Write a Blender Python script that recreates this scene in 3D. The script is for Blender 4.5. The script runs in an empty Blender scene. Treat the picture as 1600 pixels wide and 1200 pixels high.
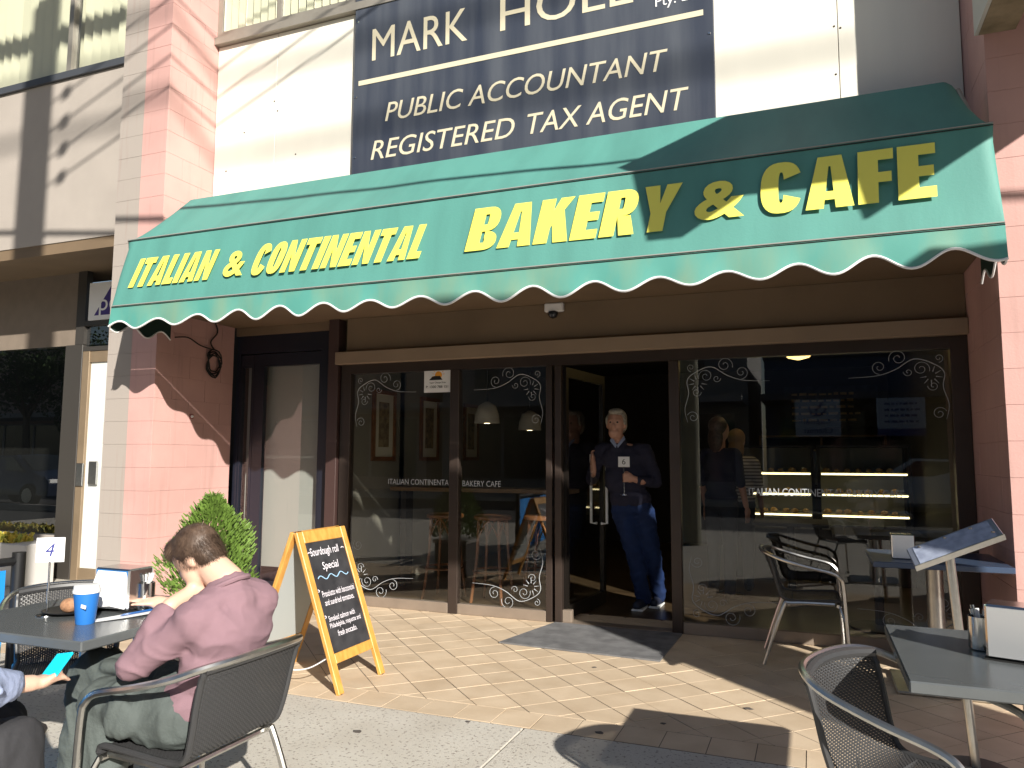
import bpy, bmesh, math, random
from mathutils import Vector, Matrix, Euler, Quaternion
random.seed(7)
R = math.radians
sc = bpy.context.scene
col = sc.collection

# ------------------------------------------------------------------ camera, light, exposure
CAM = Vector((0, 0, 1.30)); FPX = 1180.0
yaw, pit, rol = R(21.58), R(5.55), R(.23)
fw = Vector((-math.sin(yaw)*math.cos(pit), math.cos(yaw)*math.cos(pit), math.sin(pit)))
r0 = Vector((math.cos(yaw), math.sin(yaw), 0)); u0 = r0.cross(fw)
rt = r0*math.cos(rol) + u0*math.sin(rol); up = u0*math.cos(rol) - r0*math.sin(rol)
cd = bpy.data.cameras.new('camera'); cam = bpy.data.objects.new('camera', cd); col.objects.link(cam)
cam.matrix_world = Matrix(((rt.x, up.x, -fw.x, CAM.x), (rt.y, up.y, -fw.y, CAM.y), (rt.z, up.z, -fw.z, CAM.z), (0, 0, 0, 1)))
cd.sensor_width = 36; cd.lens = FPX/1600*36; cd.clip_end = 500; cd.clip_start = .02
sc.camera = cam

AZ = Vector((-.726, .687, 0)).normalized(); EL = R(25.2)
SUN = Vector((AZ.x*math.cos(EL), AZ.y*math.cos(EL), -math.sin(EL)))
sd = bpy.data.lights.new('sun', 'SUN'); sd.energy = 5.0; sd.angle = R(.53); sd.color = (1, .95, .86)
so = bpy.data.objects.new('sun', sd); col.objects.link(so); so.rotation_euler = SUN.to_track_quat('-Z', 'Y').to_euler()
w = bpy.data.worlds.new('World'); sc.world = w; w.use_nodes = True
nt = w.node_tree; bg = nt.nodes['Background']
sky = nt.nodes.new('ShaderNodeTexSky'); sky.sky_type = 'NISHITA'; sky.sun_disc = False
sky.sun_elevation = EL; sky.sun_rotation = math.atan2(-SUN.x, -SUN.y)
nt.links.new(sky.outputs[0], bg.inputs[0]); bg.inputs[1].default_value = .05
vs = sc.view_settings; vs.view_transform = 'Standard'; vs.look = 'None'; vs.gamma = 1; vs.use_curve_mapping = False
vs.exposure = .68

# ------------------------------------------------------------------ materials
MATS = {}
def mat(name, c, rough=.6, metal=0., var=.0, scale=8., bump=0., bscale=60., rand=0., spec=.5, c2=None, coat=0., emit=None, es=0., streak=None):
    if name in MATS: return MATS[name]
    m = bpy.data.materials.new(name); m.use_nodes = True; t = m.node_tree; n = t.nodes; p = n['Principled BSDF']; L = t.links.new
    p.inputs['Roughness'].default_value = rough; p.inputs['Metallic'].default_value = metal
    p.inputs['Specular IOR Level'].default_value = spec
    p.inputs['Coat Weight'].default_value = coat
    c = tuple(c)+(1,)
    p.inputs['Base Color'].default_value = c
    if emit: p.inputs['Emission Color'].default_value = tuple(emit)+(1,); p.inputs['Emission Strength'].default_value = es
    geo = n.new('ShaderNodeNewGeometry')
    last = None
    if var or c2:
        nz = n.new('ShaderNodeTexNoise'); nz.inputs['Scale'].default_value = scale; nz.inputs['Detail'].default_value = 6
        mp = n.new('ShaderNodeMapping'); L(geo.outputs['Position'], mp.inputs[0])
        if streak: mp.inputs['Scale'].default_value = streak
        L(mp.outputs[0], nz.inputs['Vector'])
        mx = n.new('ShaderNodeMix'); mx.data_type = 'RGBA'
        mx.inputs[6].default_value = c
        cc = c2 if c2 else tuple(max(0, x*(1-var)) for x in c[:3])
        mx.inputs[7].default_value = tuple(cc)+(1,)
        rp = n.new('ShaderNodeMapRange'); rp.inputs[1].default_value = .38; rp.inputs[2].default_value = .66
        L(nz.outputs[0], rp.inputs[0]); L(rp.outputs[0], mx.inputs[0]); last = mx.outputs[2]
    if rand:
        oi = n.new('ShaderNodeObjectInfo'); h = n.new('ShaderNodeHueSaturation')
        mr = n.new('ShaderNodeMapRange'); mr.inputs[3].default_value = 1-rand; mr.inputs[4].default_value = 1+rand
        L(oi.outputs['Random'], mr.inputs[0]); L(mr.outputs[0], h.inputs['Value'])
        if last: L(last, h.inputs['Color'])
        else: h.inputs['Color'].default_value = c
        last = h.outputs[0]
    if last: L(last, p.inputs['Base Color'])
    if bump:
        nb = n.new('ShaderNodeTexNoise'); nb.inputs['Scale'].default_value = bscale; nb.inputs['Detail'].default_value = 5
        L(geo.outputs['Position'], nb.inputs['Vector'])
        b = n.new('ShaderNodeBump'); b.inputs['Strength'].default_value = bump; b.inputs['Distance'].default_value = .01
        L(nb.outputs[0], b.inputs['Height']); L(b.outputs[0], p.inputs['Normal'])
    MATS[name] = m; return m

def glass_mat(name, ior=1.6, tint=(1, 1, 1), base=0.):
    if name in MATS: return MATS[name]
    m = bpy.data.materials.new(name); m.use_nodes = True; t = m.node_tree; n = t.nodes; L = t.links.new
    n.remove(n['Principled BSDF']); out = n['Material Output']
    tr = n.new('ShaderNodeBsdfTransparent'); tr.inputs[0].default_value = tuple(tint)+(1,)
    gl = n.new('ShaderNodeBsdfGlossy'); gl.inputs['Roughness'].default_value = .0
    fr = n.new('ShaderNodeFresnel'); ge = n.new('ShaderNodeNewGeometry')
    e1 = n.new('ShaderNodeMath'); e1.operation = 'MULTIPLY_ADD'; e1.inputs[1].default_value = -2; e1.inputs[2].default_value = 1; L(ge.outputs['Backfacing'], e1.inputs[0])
    e2 = n.new('ShaderNodeMath'); e2.operation = 'POWER'; e2.inputs[0].default_value = ior; L(e1.outputs[0], e2.inputs[1]); L(e2.outputs[0], fr.inputs[0])   # same pane seen from either side
    mx = n.new('ShaderNodeMixShader')
    if base:
        ad = n.new('ShaderNodeMath'); ad.operation = 'ADD'; ad.use_clamp = True; ad.inputs[1].default_value = base
        L(fr.outputs[0], ad.inputs[0]); L(ad.outputs[0], mx.inputs[0])
    else: L(fr.outputs[0], mx.inputs[0])
    L(tr.outputs[0], mx.inputs[1]); L(gl.outputs[0], mx.inputs[2]); L(mx.outputs[0], out.inputs[0])
    MATS[name] = m; return m

# painted blockwork: pink, with the neighbour's grey-beige paint on the outer strip
def pillar_mat():   # stains have their own shape, unrelated to the light
    m = mat('pink_painted_block', (.60, .355, .32), .75, var=.16, scale=1.4, bump=.12, bscale=90)
    t = m.node_tree; n = t.nodes; L = t.links.new; p = n['Principled BSDF']
    src = p.inputs['Base Color'].links[0].from_socket
    geo = n.new('ShaderNodeNewGeometry'); sp = n.new('ShaderNodeSeparateXYZ'); L(geo.outputs['Position'], sp.inputs[0])
    lt = n.new('ShaderNodeMath'); lt.operation = 'LESS_THAN'; lt.inputs[1].default_value = -5.545; L(sp.outputs[0], lt.inputs[0])
    mx = n.new('ShaderNodeMix'); mx.data_type = 'RGBA'; L(lt.outputs[0], mx.inputs[0]); L(src, mx.inputs[6]); mx.inputs[7].default_value = (.37, .325, .29, 1)
    nz = n.new('ShaderNodeTexNoise'); nz.inputs['Scale'].default_value = 2.6; nz.inputs['Detail'].default_value = 8
    mp = n.new('ShaderNodeMapping'); mp.inputs['Scale'].default_value = (7, 7, .55); L(geo.outputs['Position'], mp.inputs[0]); L(mp.outputs[0], nz.inputs['Vector'])
    rg = n.new('ShaderNodeMapRange'); rg.inputs[1].default_value = .56; rg.inputs[2].default_value = .80; rg.inputs[4].default_value = .38; L(nz.outputs[0], rg.inputs[0])
    m4 = n.new('ShaderNodeMix'); m4.data_type = 'RGBA'; L(rg.outputs[0], m4.inputs[0]); L(mx.outputs[2], m4.inputs[6]); m4.inputs[7].default_value = (.30, .19, .165, 1)
    L(m4.outputs[2], p.inputs['Base Color']); return m

PINK = pillar_mat()
GREYW = mat('grey_beige_render', (.40, .355, .315), .8, var=.08, scale=2.5, bump=.08)
CREAM = mat('cream_panel', (.83, .80, .70), .55, var=.05, scale=1.5, streak=(3, 3, .4))
BROWN = mat('brown_painted', (.135, .088, .055), .55, var=.12, scale=3)
SOFFIT = mat('soffit_brown', (.20, .14, .085), .7, var=.15, scale=2)
BRONZE = mat('bronze_aluminium', (.055, .039, .032), .38, .35, var=.1, scale=5)
BLKFRAME = mat('navy_black_frame', (.012, .014, .024), .35)
GREEN = mat('green_canvas', (.094, .290, .250), .62, var=.15, scale=1.6, bump=.09, bscale=60, streak=(3, 1, .5))
GREENV = mat('green_canvas_faded', (.085, .30, .255), .65, c2=(.16, .30, .22), scale=1.9, bump=.10, bscale=260, streak=(2.6, 1, .8))
GREEN_SHADE = mat('green_canvas_shaded', (.008, .03, .022), .8)  # canvas green darkened to stand in for shade under the awning
YELLOW = mat('yellow_vinyl', (.86, .80, .13), .5)
PIPING = mat('pale_piping', (.30, .31, .29), .6)
BLACK = mat('black', (.008, .008, .009), .5)
WHITE = mat('white_trim', (.80, .80, .80), .5)
NAVY = mat('navy_signboard', (.036, .044, .066), .42, c2=(.085, .095, .115), scale=1.1, streak=(4.5, 4.5, .35))
GOLDL = mat('cream_letter', (.66, .60, .44), .5)
ALU = mat('brushed_aluminium', (.62, .61, .58), .30, 1., var=.12, scale=30)
STEEL = mat('stainless', (.68, .68, .68), .16, 1.)
WICK = mat('black_wicker', (.042, .042, .044), .42)
TABLE = mat('grey_laminate_top', (.125, .135, .14), .26, .15, var=.08, scale=12)
TILE = mat('sandstone_tile', (.66, .525, .375), .62, c2=(.58, .45, .31), scale=5, bump=.10, bscale=70, rand=.06)
GROUT = mat('grey_grout', (.19, .155, .12), .9, var=.2, scale=20)
def concrete():
    m = mat('exposed_aggregate', (.58, .545, .48), .9, c2=(.52, .48, .415), scale=3, bump=.35, bscale=140)
    t = m.node_tree; n = t.nodes; L = t.links.new; p = n['Principled BSDF']; src = p.inputs['Base Color'].links[0].from_socket
    geo = n.new('ShaderNodeNewGeometry'); v = n.new('ShaderNodeTexNoise'); v.inputs['Scale'].default_value = 58; v.inputs['Detail'].default_value = 3
    L(geo.outputs['Position'], v.inputs['Vector'])
    mr = n.new('ShaderNodeMapRange'); mr.inputs[1].default_value = .58; mr.inputs[2].default_value = .65; L(v.outputs[0], mr.inputs[0])
    mx = n.new('ShaderNodeMix'); mx.data_type = 'RGBA'; L(mr.outputs[0], mx.inputs[0]); L(src, mx.inputs[6]); mx.inputs[7].default_value = (.30, .26, .225, 1)
    L(mx.outputs[2], p.inputs['Base Color']); return m
CONC = concrete()
ASPH = mat('asphalt', (.055, .055, .058), .9, var=.25, scale=6, bump=.3)
SIGNW = mat('varnished_pine', (.66, .35, .085), .42, c2=(.54, .26, .055), scale=4, streak=(9, 9, 1.2))
CHALK = mat('chalkboard', (.022, .022, .026), .6, c2=(.045, .045, .05), scale=9)
CHALKW = mat('chalk_white', (.78, .74, .80), .8)
CHALKB = mat('chalk_blue', (.35, .58, .80), .8)
GREYPANEL = mat('grey_board_back', (.42, .45, .45), .6)
MAT_MAT = mat('grey_door_mat', (.20, .20, .205), .95, c2=(.13, .13, .135), scale=9, bump=.6, bscale=350)
GLASS = glass_mat('shop_glass', 1.75, (.90, .92, .91), .025)
GLASSU = glass_mat('upper_glass', 1.6, (.9, .93, .92), .05)
GLASSN = glass_mat('neighbour_glass', 1.9, (.55, .6, .62), .08)
GLASSC = glass_mat('clear_glass', 1.45)
FROST = mat('etched_white', (.40, .42, .44), .6)
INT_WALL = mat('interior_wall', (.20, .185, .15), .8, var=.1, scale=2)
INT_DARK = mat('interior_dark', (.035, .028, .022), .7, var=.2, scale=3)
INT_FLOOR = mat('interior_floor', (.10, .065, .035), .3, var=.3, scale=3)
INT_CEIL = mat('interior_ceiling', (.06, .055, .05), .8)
BENTW = mat('bentwood', (.20, .08, .03), .3, var=.3, scale=12)
WOODB = mat('wood_bar', (.22, .13, .06), .4, var=.2, scale=8)
LAMPON = mat('warm_lamp', (.9, .8, .5), .5, emit=(1, .68, .22), es=2.2)
DOWNL = mat('downlight', (.9, .85, .7), .5, emit=(1, .82, .5), es=5)
CASEL = mat('case_light', (.9, .85, .6), .5, emit=(1, .84, .45), es=2.8)
SKIN = mat('skin', (.72, .46, .34), .5, var=.08, scale=14)
SKIN2 = mat('skin_ruddy', (.56, .30, .21), .5, var=.1, scale=14)
MAUVE = mat('mauve_knit', (.245, .148, .174), .95, var=.05, scale=30, bump=.22, bscale=420)
CARGO = mat('green_grey_cotton', (.088, .105, .10), .85, var=.22, scale=11, bump=.25, bscale=90)
HAIRB = mat('brown_hair', (.060, .036, .024), .5, c2=(.11, .07, .048), scale=40)
HAIRG = mat('grey_hair', (.42, .38, .31), .6, c2=(.25, .22, .18), scale=50)
NAVYK = mat('navy_knit', (.022, .022, .045), .9, bump=.3, bscale=300)
JEANS = mat('blue_jeans', (.004, .022, .095), .8, var=.25, scale=10, bump=.2, bscale=300)
SHIRTB = mat('blue_cotton', (.34, .40, .58), .8, var=.1, scale=20, bump=.3, bscale=40)
SKIRT = mat('charcoal_cloth', (.030, .030, .034), .85, bump=.3, bscale=25)
CYAN = mat('cyan_plastic', (.01, .55, .78), .4)
BLUEC = mat('blue_cup_card', (.022, .17, .55), .5)
BLUEF = mat('blue_barrier_fabric', (.012, .28, .80), .7, var=.12, scale=6)
PAPER = mat('white_paper', (.82, .82, .82), .6)
LEAF = mat('conifer_leaf', (.16, .27, .045), .6, var=.45, scale=25)
LEAF2 = mat('street_leaf', (.06, .11, .03), .6, var=.5, scale=4)
BARK = mat('bark', (.12, .09, .06), .9)
POT = mat('dark_pot', (.055, .05, .05), .5, var=.2)
STONEP = mat('grey_plinth', (.30, .28, .26), .85, var=.15, scale=10, bump=.2)
RUBBER = mat('black_rubber', (.012, .012, .012), .7)

# ------------------------------------------------------------------ mesh helpers
class MB:
    def __init__(s): s.v = []; s.f = []
    def add(s, vs, fs):
        o = len(s.v); s.v += [tuple(v) for v in vs]; s.f += [tuple(i+o for i in f) for f in fs]; return s
    def box(s, x0, x1, y0, y1, z0, z1, M=None):
        vs = [Vector((x, y, z)) for x in (x0, x1) for y in (y0, y1) for z in (z0, z1)]
        if M is not None: vs = [M @ v for v in vs]
        return s.add(vs, [(0, 1, 3, 2), (4, 6, 7, 5), (0, 4, 5, 1), (2, 3, 7, 6), (0, 2, 6, 4), (1, 5, 7, 3)])
    def cbox(s, x0, x1, y0, y1, z0, z1, c=.004, M=None):
        b = bmesh.new(); bmesh.ops.create_cube(b, size=1)
        for v in b.verts:
            v.co = Vector(((x0+x1)/2+v.co.x*(x1-x0), (y0+y1)/2+v.co.y*(y1-y0), (z0+z1)/2+v.co.z*(z1-z0)))
        bmesh.ops.bevel(b, geom=list(b.edges), offset=c, segments=1, affect='EDGES')
        b.verts.index_update()
        vs = [v.co.copy() for v in b.verts]
        if M is not None: vs = [M @ v for v in vs]
        s.add(vs, [[v.index for v in f.verts] for f in b.faces]); b.free(); return s
    def tube(s, pts, r, n=8, cap=True, closed=False):
        pts = [Vector(p) for p in pts]; k = len(pts); rs = r if isinstance(r, (list, tuple)) else [r]*k
        rings = []; prev = None
        for i, p in enumerate(pts):
            if closed: d = pts[(i+1) % k]-pts[i-1]
            else: d = pts[min(i+1, k-1)]-pts[max(i-1, 0)]
            d.normalize()
            if prev is None: a = d.orthogonal().normalized()
            else: a = (prev-d*prev.dot(d)); a = a.normalized() if a.length > 1e-6 else d.orthogonal().normalized()
            prev = a; b = d.cross(a)
            rings.append([p+(a*math.cos(2*math.pi*j/n)+b*math.sin(2*math.pi*j/n))*rs[i] for j in range(n)])
        o = len(s.v)
        for rg in rings: s.v += [tuple(q) for q in rg]
        for i in range(k if closed else k-1):
            i2 = (i+1) % k
            for j in range(n): s.f.append((o+i*n+j, o+i*n+(j+1) % n, o+i2*n+(j+1) % n, o+i2*n+j))
        if cap and not closed:
            s.f.append(tuple(o+j for j in range(n))[::-1]); s.f.append(tuple(o+(k-1)*n+j for j in range(n)))
        return s
    def lathe(s, prof, c=(0, 0, 0), n=20, M=None):
        c = Vector(c); o = len(s.v)
        for (r, z) in prof:
            for j in range(n):
                q = Vector((r*math.cos(2*math.pi*j/n), r*math.sin(2*math.pi*j/n), z))
                s.v.append(tuple((M @ q if M is not None else q)+c))
        for i in range(len(prof)-1):
            for j in range(n): s.f.append((o+i*n+j, o+i*n+(j+1) % n, o+(i+1)*n+(j+1) % n, o+(i+1)*n+j))
        s.f.append(tuple(o+j for j in range(n))[::-1]); s.f.append(tuple(o+(len(prof)-1)*n+j for j in range(n)))
        return s
    def quad(s, a, b, c, d): return s.add([a, b, c, d], [(0, 1, 2, 3)])
    def prism(s, poly, d):          # poly: 3D points, d: extrusion vector
        n = len(poly); P = [Vector(p) for p in poly]; d = Vector(d)
        return s.add(P+[p+d for p in P], [tuple(range(n))[::-1], tuple(range(n, 2*n))]+[(i, (i+1) % n, n+(i+1) % n, n+i) for i in range(n)])
    def mesh(s, name, smooth=False):
        m = bpy.data.meshes.new(name); m.from_pydata(s.v, [], s.f); m.validate(); 
        b = bmesh.new(); b.from_mesh(m); bmesh.ops.recalc_face_normals(b, faces=b.faces); b.to_mesh(m); b.free()
        if smooth:
            m.polygons.foreach_set('use_smooth', [True]*len(m.polygons)); 
            try: m.set_sharp_from_angle(angle=R(40))
            except Exception: pass
        return m
def link(o, parent=None, kind=None, label=None, cat=None, group=None):
    col.objects.link(o)
    if parent is not None: o.parent = parent; o.matrix_parent_inverse = parent.matrix_world.inverted() if False else Matrix.Identity(4)
    if kind: o['kind'] = kind
    if label: o['label'] = label
    if cat: o['category'] = cat
    if group: o['group'] = group
    return o
def ob(name, mb, m, parent=None, smooth=False, **k):
    me = mb if isinstance(mb, bpy.types.Mesh) else mb.mesh(name, smooth)
    if not me.materials: me.materials.append(m)
    return link(bpy.data.objects.new(name, me), parent, **k)
def thing(name, label, cat, loc=(0, 0, 0), rz=0, group=None):
    o = bpy.data.objects.new(name, None); o.location = loc; o.rotation_euler = (0, 0, rz); o.empty_display_size = .1
    return link(o, None, label=label, cat=cat, group=group)
def copy_tree(o, parent=None):
    c = o.copy(); col.objects.link(c); c.parent = parent
    for ch in o.children: copy_tree(ch, c)
    return c
def text(name, s, m, parent, o, ex, ey, W, Hh, shear=0., off=0., ext=.003, thick=True, spacing=1., res=4, **k):
    """lettering fitted to a W x Hh box: o = lower left corner, ex / ey unit directions"""
    cu = bpy.data.curves.new(name, 'FONT'); cu.body = s; cu.shear = shear; cu.offset = off; cu.extrude = 0; cu.space_character = spacing; cu.resolution_u = res
    t = bpy.data.objects.new('tmp', cu); col.objects.link(t)
    dg = bpy.context.evaluated_depsgraph_get(); dg.update()
    me = bpy.data.meshes.new_from_object(t.evaluated_get(dg)); bpy.data.objects.remove(t); bpy.data.curves.remove(cu)
    xs = [v.co.x for v in me.vertices]; ys = [v.co.y for v in me.vertices]
    # scale by cap box; descenders in mixed-case lines are tolerated by the caller
    x0, x1, y0, y1 = min(xs), max(xs), min(ys), max(ys)
    ex, ey = Vector(ex).normalized(), Vector(ey); ey = ey.normalized(); nz = ex.cross(ey).normalized(); o = Vector(o)
    b = bmesh.new(); b.from_mesh(me); bpy.data.meshes.remove(me)
    for v in b.verts:
        v.co = o+ex*((v.co.x-x0)/(x1-x0)*W)+ey*((v.co.y-y0)/(y1-y0)*Hh)
    if ext:
        r_ = bmesh.ops.extrude_face_region(b, geom=list(b.faces)); 
        for v in [g for g in r_['geom'] if isinstance(g, bmesh.types.BMVert)]: v.co += nz*ext
        bmesh.ops.recalc_face_normals(b, faces=b.faces)
    me = bpy.data.meshes.new(name); b.to_mesh(me); b.free(); me.materials.append(m)
    return link(bpy.data.objects.new(name, me), parent, **k)
from mathutils import noise as mnoise
def blob(name, parts, m, parent=None, vox=.012, smooth=6, folds=None, **k):
    """one continuous surface grown round tapered limbs ('c') and ellipsoids ('e')"""
    b = bmesh.new()
    for q in parts:
        if q[0] == 'c':
            a, c, ra, rb = Vector(q[1]), Vector(q[2]), q[3], q[4]; d = c-a; L = d.length; n = max(2, int(L/.02)); rot = d.to_track_quat('Z', 'Y')
            rings = []
            for i in range(-3, n+4):
                if i < 0: tt = 0; ang = (i+0)/3*math.pi/2; z = ra*math.sin(ang)*.98; r_ = ra*math.cos(ang)+.0005
                elif i > n: tt = 1; ang = (i-n)/3*math.pi/2; z = L+rb*math.sin(ang)*.98; r_ = rb*math.cos(ang)+.0005
                else: tt = i/n; z = L*tt; r_ = ra+(rb-ra)*tt
                rings.append([b.verts.new(a+rot @ Vector((r_*math.cos(2*math.pi*j/14), r_*math.sin(2*math.pi*j/14), z))) for j in range(14)])
            for i in range(len(rings)-1):
                for j in range(14): b.faces.new((rings[i][j], rings[i][(j+1) % 14], rings[i+1][(j+1) % 14], rings[i+1][j]))
            b.faces.new(rings[0][::-1]); b.faces.new(rings[-1])
        else:
            M = Matrix.Translation(q[1]) @ (q[3].to_matrix().to_4x4() if len(q) > 3 else Matrix.Identity(4)) @ Matrix.Diagonal(Vector(tuple(q[2])+(1,)))
            bmesh.ops.create_icosphere(b, subdivisions=3, radius=1, matrix=M)
    me = bpy.data.meshes.new(name); b.to_mesh(me); b.free()
    o = bpy.data.objects.new('tmp', me); col.objects.link(o)
    rm = o.modifiers.new('r', 'REMESH'); rm.mode = 'VOXEL'; rm.voxel_size = vox; rm.use_smooth_shade = True
    sm = o.modifiers.new('s', 'SMOOTH'); sm.iterations = smooth; sm.factor = .5
    dg = bpy.context.evaluated_depsgraph_get(); dg.update()
    m2 = bpy.data.meshes.new_from_object(o.evaluated_get(dg)); bpy.data.objects.remove(o); bpy.data.meshes.remove(me)
    if folds:
        am, fq, stx = folds; m2.update()
        nn = [v.normal.copy() for v in m2.vertices]
        for v, n_ in zip(m2.vertices, nn):
            p_ = Vector((v.co.x*stx[0], v.co.y*stx[1], v.co.z*stx[2]))*fq
            p_ += mnoise.noise_vector(p_*.6)*.8
            a_ = 1-abs(mnoise.noise(p_)); b_ = 1-abs(mnoise.noise(p_*2.3+Vector((7, 3, 1))))
            v.co += n_*(am*(a_**4-.35)+am*.35*(b_**4-.35))
    m2.name = name; m2.materials.clear(); m2.materials.append(m)
    m2.polygons.foreach_set('use_smooth', [True]*len(m2.polygons))
    return link(bpy.data.objects.new(name, m2), parent, **k)
def arc(c, r, a0, a1, n, ax=(1, 0, 0), ay=(0, 0, 1)):
    c, ax, ay = Vector(c), Vector(ax), Vector(ay)
    return [c+ax*(r*math.cos(R(a0+(a1-a0)*i/n)))+ay*(r*math.sin(R(a0+(a1-a0)*i/n))) for i in range(n+1)]
def smooth_path(P, n=6):
    P = [Vector(p) for p in P]; out = []
    for i in range(len(P)-1):
        p0, p1, p2, p3 = P[max(i-1, 0)], P[i], P[i+1], P[min(i+2, len(P)-1)]
        for j in range(n):
            t = j/n
            out.append(.5*((2*p1)+(p2-p0)*t+(2*p0-5*p1+4*p2-p3)*t*t+(3*p1-p0-3*p2+p3)*t**3))
    return out+[P[-1]]
# ------------------------------------------------------------------ ground
YS, YP, YW, XL, XR = 5.85, 4.90, 5.47, -5.257, 1.04
ob('ground', MB().quad((-60, -60, -.16), (60, -60, -.16), (60, 60, -.16), (-60, 60, -.16)), ASPH, kind='structure')
ob('road', MB().box(-60, 60, -11.5, -2.65, -.155, -.13), ASPH, kind='structure')
ob('kerb', MB().cbox(-60, 60, -2.65, -2.45, -.2, .0, .02), STONEP, kind='structure')
fp = ob('footpath', MB().box(-14, 9, -2.445, 6.2, -.1, -.03), GROUT, kind='structure')
xs = [-14.834+1.5*k for k in range(0, 17)]
for i in range(len(xs)-1):
    for (a, b) in ((-2.44, 0.9), (.908, 3.545)):
        ob('paving_slab', MB().cbox(xs[i]+.005, xs[i+1]-.004, a, b, -.029, random.uniform(-.0006, .0006), .002), CONC, fp)
ob('paving_slab', MB().cbox(-14, XL-.002, 3.555, 5.9, -.029, 0, .005), CONC, fp)
ob('paving_slab', MB().cbox(XR+.6, 9, 3.555, 5.9, -.029, 0, .005), CONC, fp)
tf = ob('tiled_forecourt', MB().box(XL+.002, XR+.55, 3.552, 6.3, -.028, -.0025), GROUT, kind='structure')
def clip(poly, x0, x1, y0, y1):
    for ax, s, lim in ((0, 1, x0), (0, -1, -x1), (1, 1, y0), (1, -1, -y1)):
        out = []
        for i in range(len(poly)):
            a, b = poly[i-1], poly[i]; da, db = a[ax]*s-lim, b[ax]*s-lim
            if (da >= 0) != (db >= 0):
                t = da/(da-db); out.append((a[0]+(b[0]-a[0])*t, a[1]+(b[1]-a[1])*t))
            if db >= 0: out.append(b)
        poly = out
        if not poly: return []
    return poly
def tile_piece(mb, poly, zt, c=.0006):
    cx = sum(p[0] for p in poly)/len(poly); cy = sum(p[1] for p in poly)/len(poly)
    n = len(poly); ins = []
    for p in poly:
        d = Vector((p[0]-cx, p[1]-cy)); L = d.length; d *= max(0, L-c*1.4)/L if L > 0 else 0; ins.append((cx+d.x, cy+d.y))
    vs = [(p[0], p[1], -.0035) for p in poly]+[(p[0], p[1], zt-c*.5) for p in poly]+[(p[0], p[1], zt) for p in ins]
    mb.add(vs, [(i, (i+1) % n, n+(i+1) % n, n+i) for i in range(n)]+[(n+i, n+(i+1) % n, 2*n+(i+1) % n, 2*n+i) for i in range(n)]+[tuple(range(2*n, 3*n))])
far = MB(); T, g = .2105, .0026
for i in range(-30, 30):
    for j in range(-30, 30):
        # lattice: x+y = 2.085+.2977 i, y-x = 6.195+.2977 j
        q = []
        for (a, b) in ((0, 0), (1, 0), (1, 1), (0, 1)):
            s_ = 2.085+.2977*i+(g*1.4 if a == 0 else .2977-g*1.4); d_ = 6.195+.2977*j+(g*1.4 if b == 0 else .2977-g*1.4)
            q.append(((s_-d_)/2, (s_+d_)/2))
        pl = clip(q, XL+.01, XR+.5, 3.772, 6.25)
        if len(pl) < 3: continue
        ar = abs(sum(pl[k-1][0]*pl[k][1]-pl[k][0]*pl[k-1][1] for k in range(len(pl))))/2
        if ar < .002: continue
        cx = sum(p[0] for p in pl)/len(pl); cy = sum(p[1] for p in pl)/len(pl)
        if cx < -3.75 or cy > 5.84 or cx > XR: tile_piece(far, pl, 0)
        else:
            mb = MB(); tile_piece(mb, pl, random.uniform(-.0012, .0012)); ob('tile', mb, TILE, tf)
o = ob('tile_field', far, TILE, tf); o['kind'] = 'stuff'
k = 0; x = XL+.02
while x < XR+.4:
    mb = MB(); tile_piece(mb, [(x, 3.556), (x+.205-g, 3.556), (x+.205-g, 3.766), (x, 3.766)], random.uniform(-.0012, .0012)); ob('tile', mb, TILE, tf); x += .207
ob('interior_floor', MB().box(-4.2, XR, 6.26, 12.0, -.028, .0), INT_FLOOR, kind='structure')

GUM = mat('old_gum', (.11, .095, .085), .8)
random.seed(21)
for (gx, gy) in [(-1.62, 3.52), (-.98, 3.62), (-.72, 3.86), (-2.05, 3.20), (-1.1, 3.05), (-.55, 3.3), (-1.75, 2.75), (-.35, 4.25), (-1.3, 4.7), (-.2, 3.0)]:
    n_ = 9; rr_ = random.uniform(.008, .02); ph_ = random.random()*6
    ob('gum_spot', MB().prism([(gx+rr_*(1+.25*math.sin(3*k_+ph_))*math.cos(2*math.pi*k_/n_)*1.3, gy+rr_*(1+.25*math.cos(2*k_+ph_))*math.sin(2*math.pi*k_/n_), .0012) for k_ in range(n_)], (0, 0, .002)), GUM, fp if gy < 3.545 else tf)
# ------------------------------------------------------------------ cafe building
bld = thing('cafe_building', 'two storey pink and cream building that holds the cafe', 'building')
def blocks(par, x0, x1, y0, y1, ztop):
    z = 0.; c = 0
    core = ob('core', MB().box(x0+.006, x1-.006, y0+.006, y1-.006, 0, ztop), PINK, par)
    while z < ztop:
        cuts = [y0, y0+.39, y0+.78, y1] if c % 2 == 0 else [y0, y0+.195, y0+.585, y1]
        cuts = [q for q in cuts if q <= y1-.1]+[y1]
        for a, b in zip(cuts[:-1], cuts[1:]):
            d = random.uniform(-.0008, .0008)
            ob('block', MB().cbox(x0+d, x1+d, a+(.0015 if a > y0 else d), b-.0015, z+.0008, min(z+.2, ztop)-.0005, .0010), PINK, par)
        z += .2; c += 1
lp = ob('pillar', MB().box(XL-.573+.01, XL-.01, YP+.01, YS+.3, -.02, .05), PINK, bld); lp['label'] = 'left pink blockwork pillar with grey painted outer strip'
blocks(lp, XL-.573, XL, YP, YS-.003, 5.8)
rp = ob('pillar', MB().box(XR-.025, XR+.56, 4.87+.01, YS+.3, -.02, .05), PINK, bld); rp['label'] = 'right pink blockwork pillar beside the menu stand'
blocks(rp, XR-.035, XR+.57, 4.87, YS-.003, 5.8)
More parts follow.
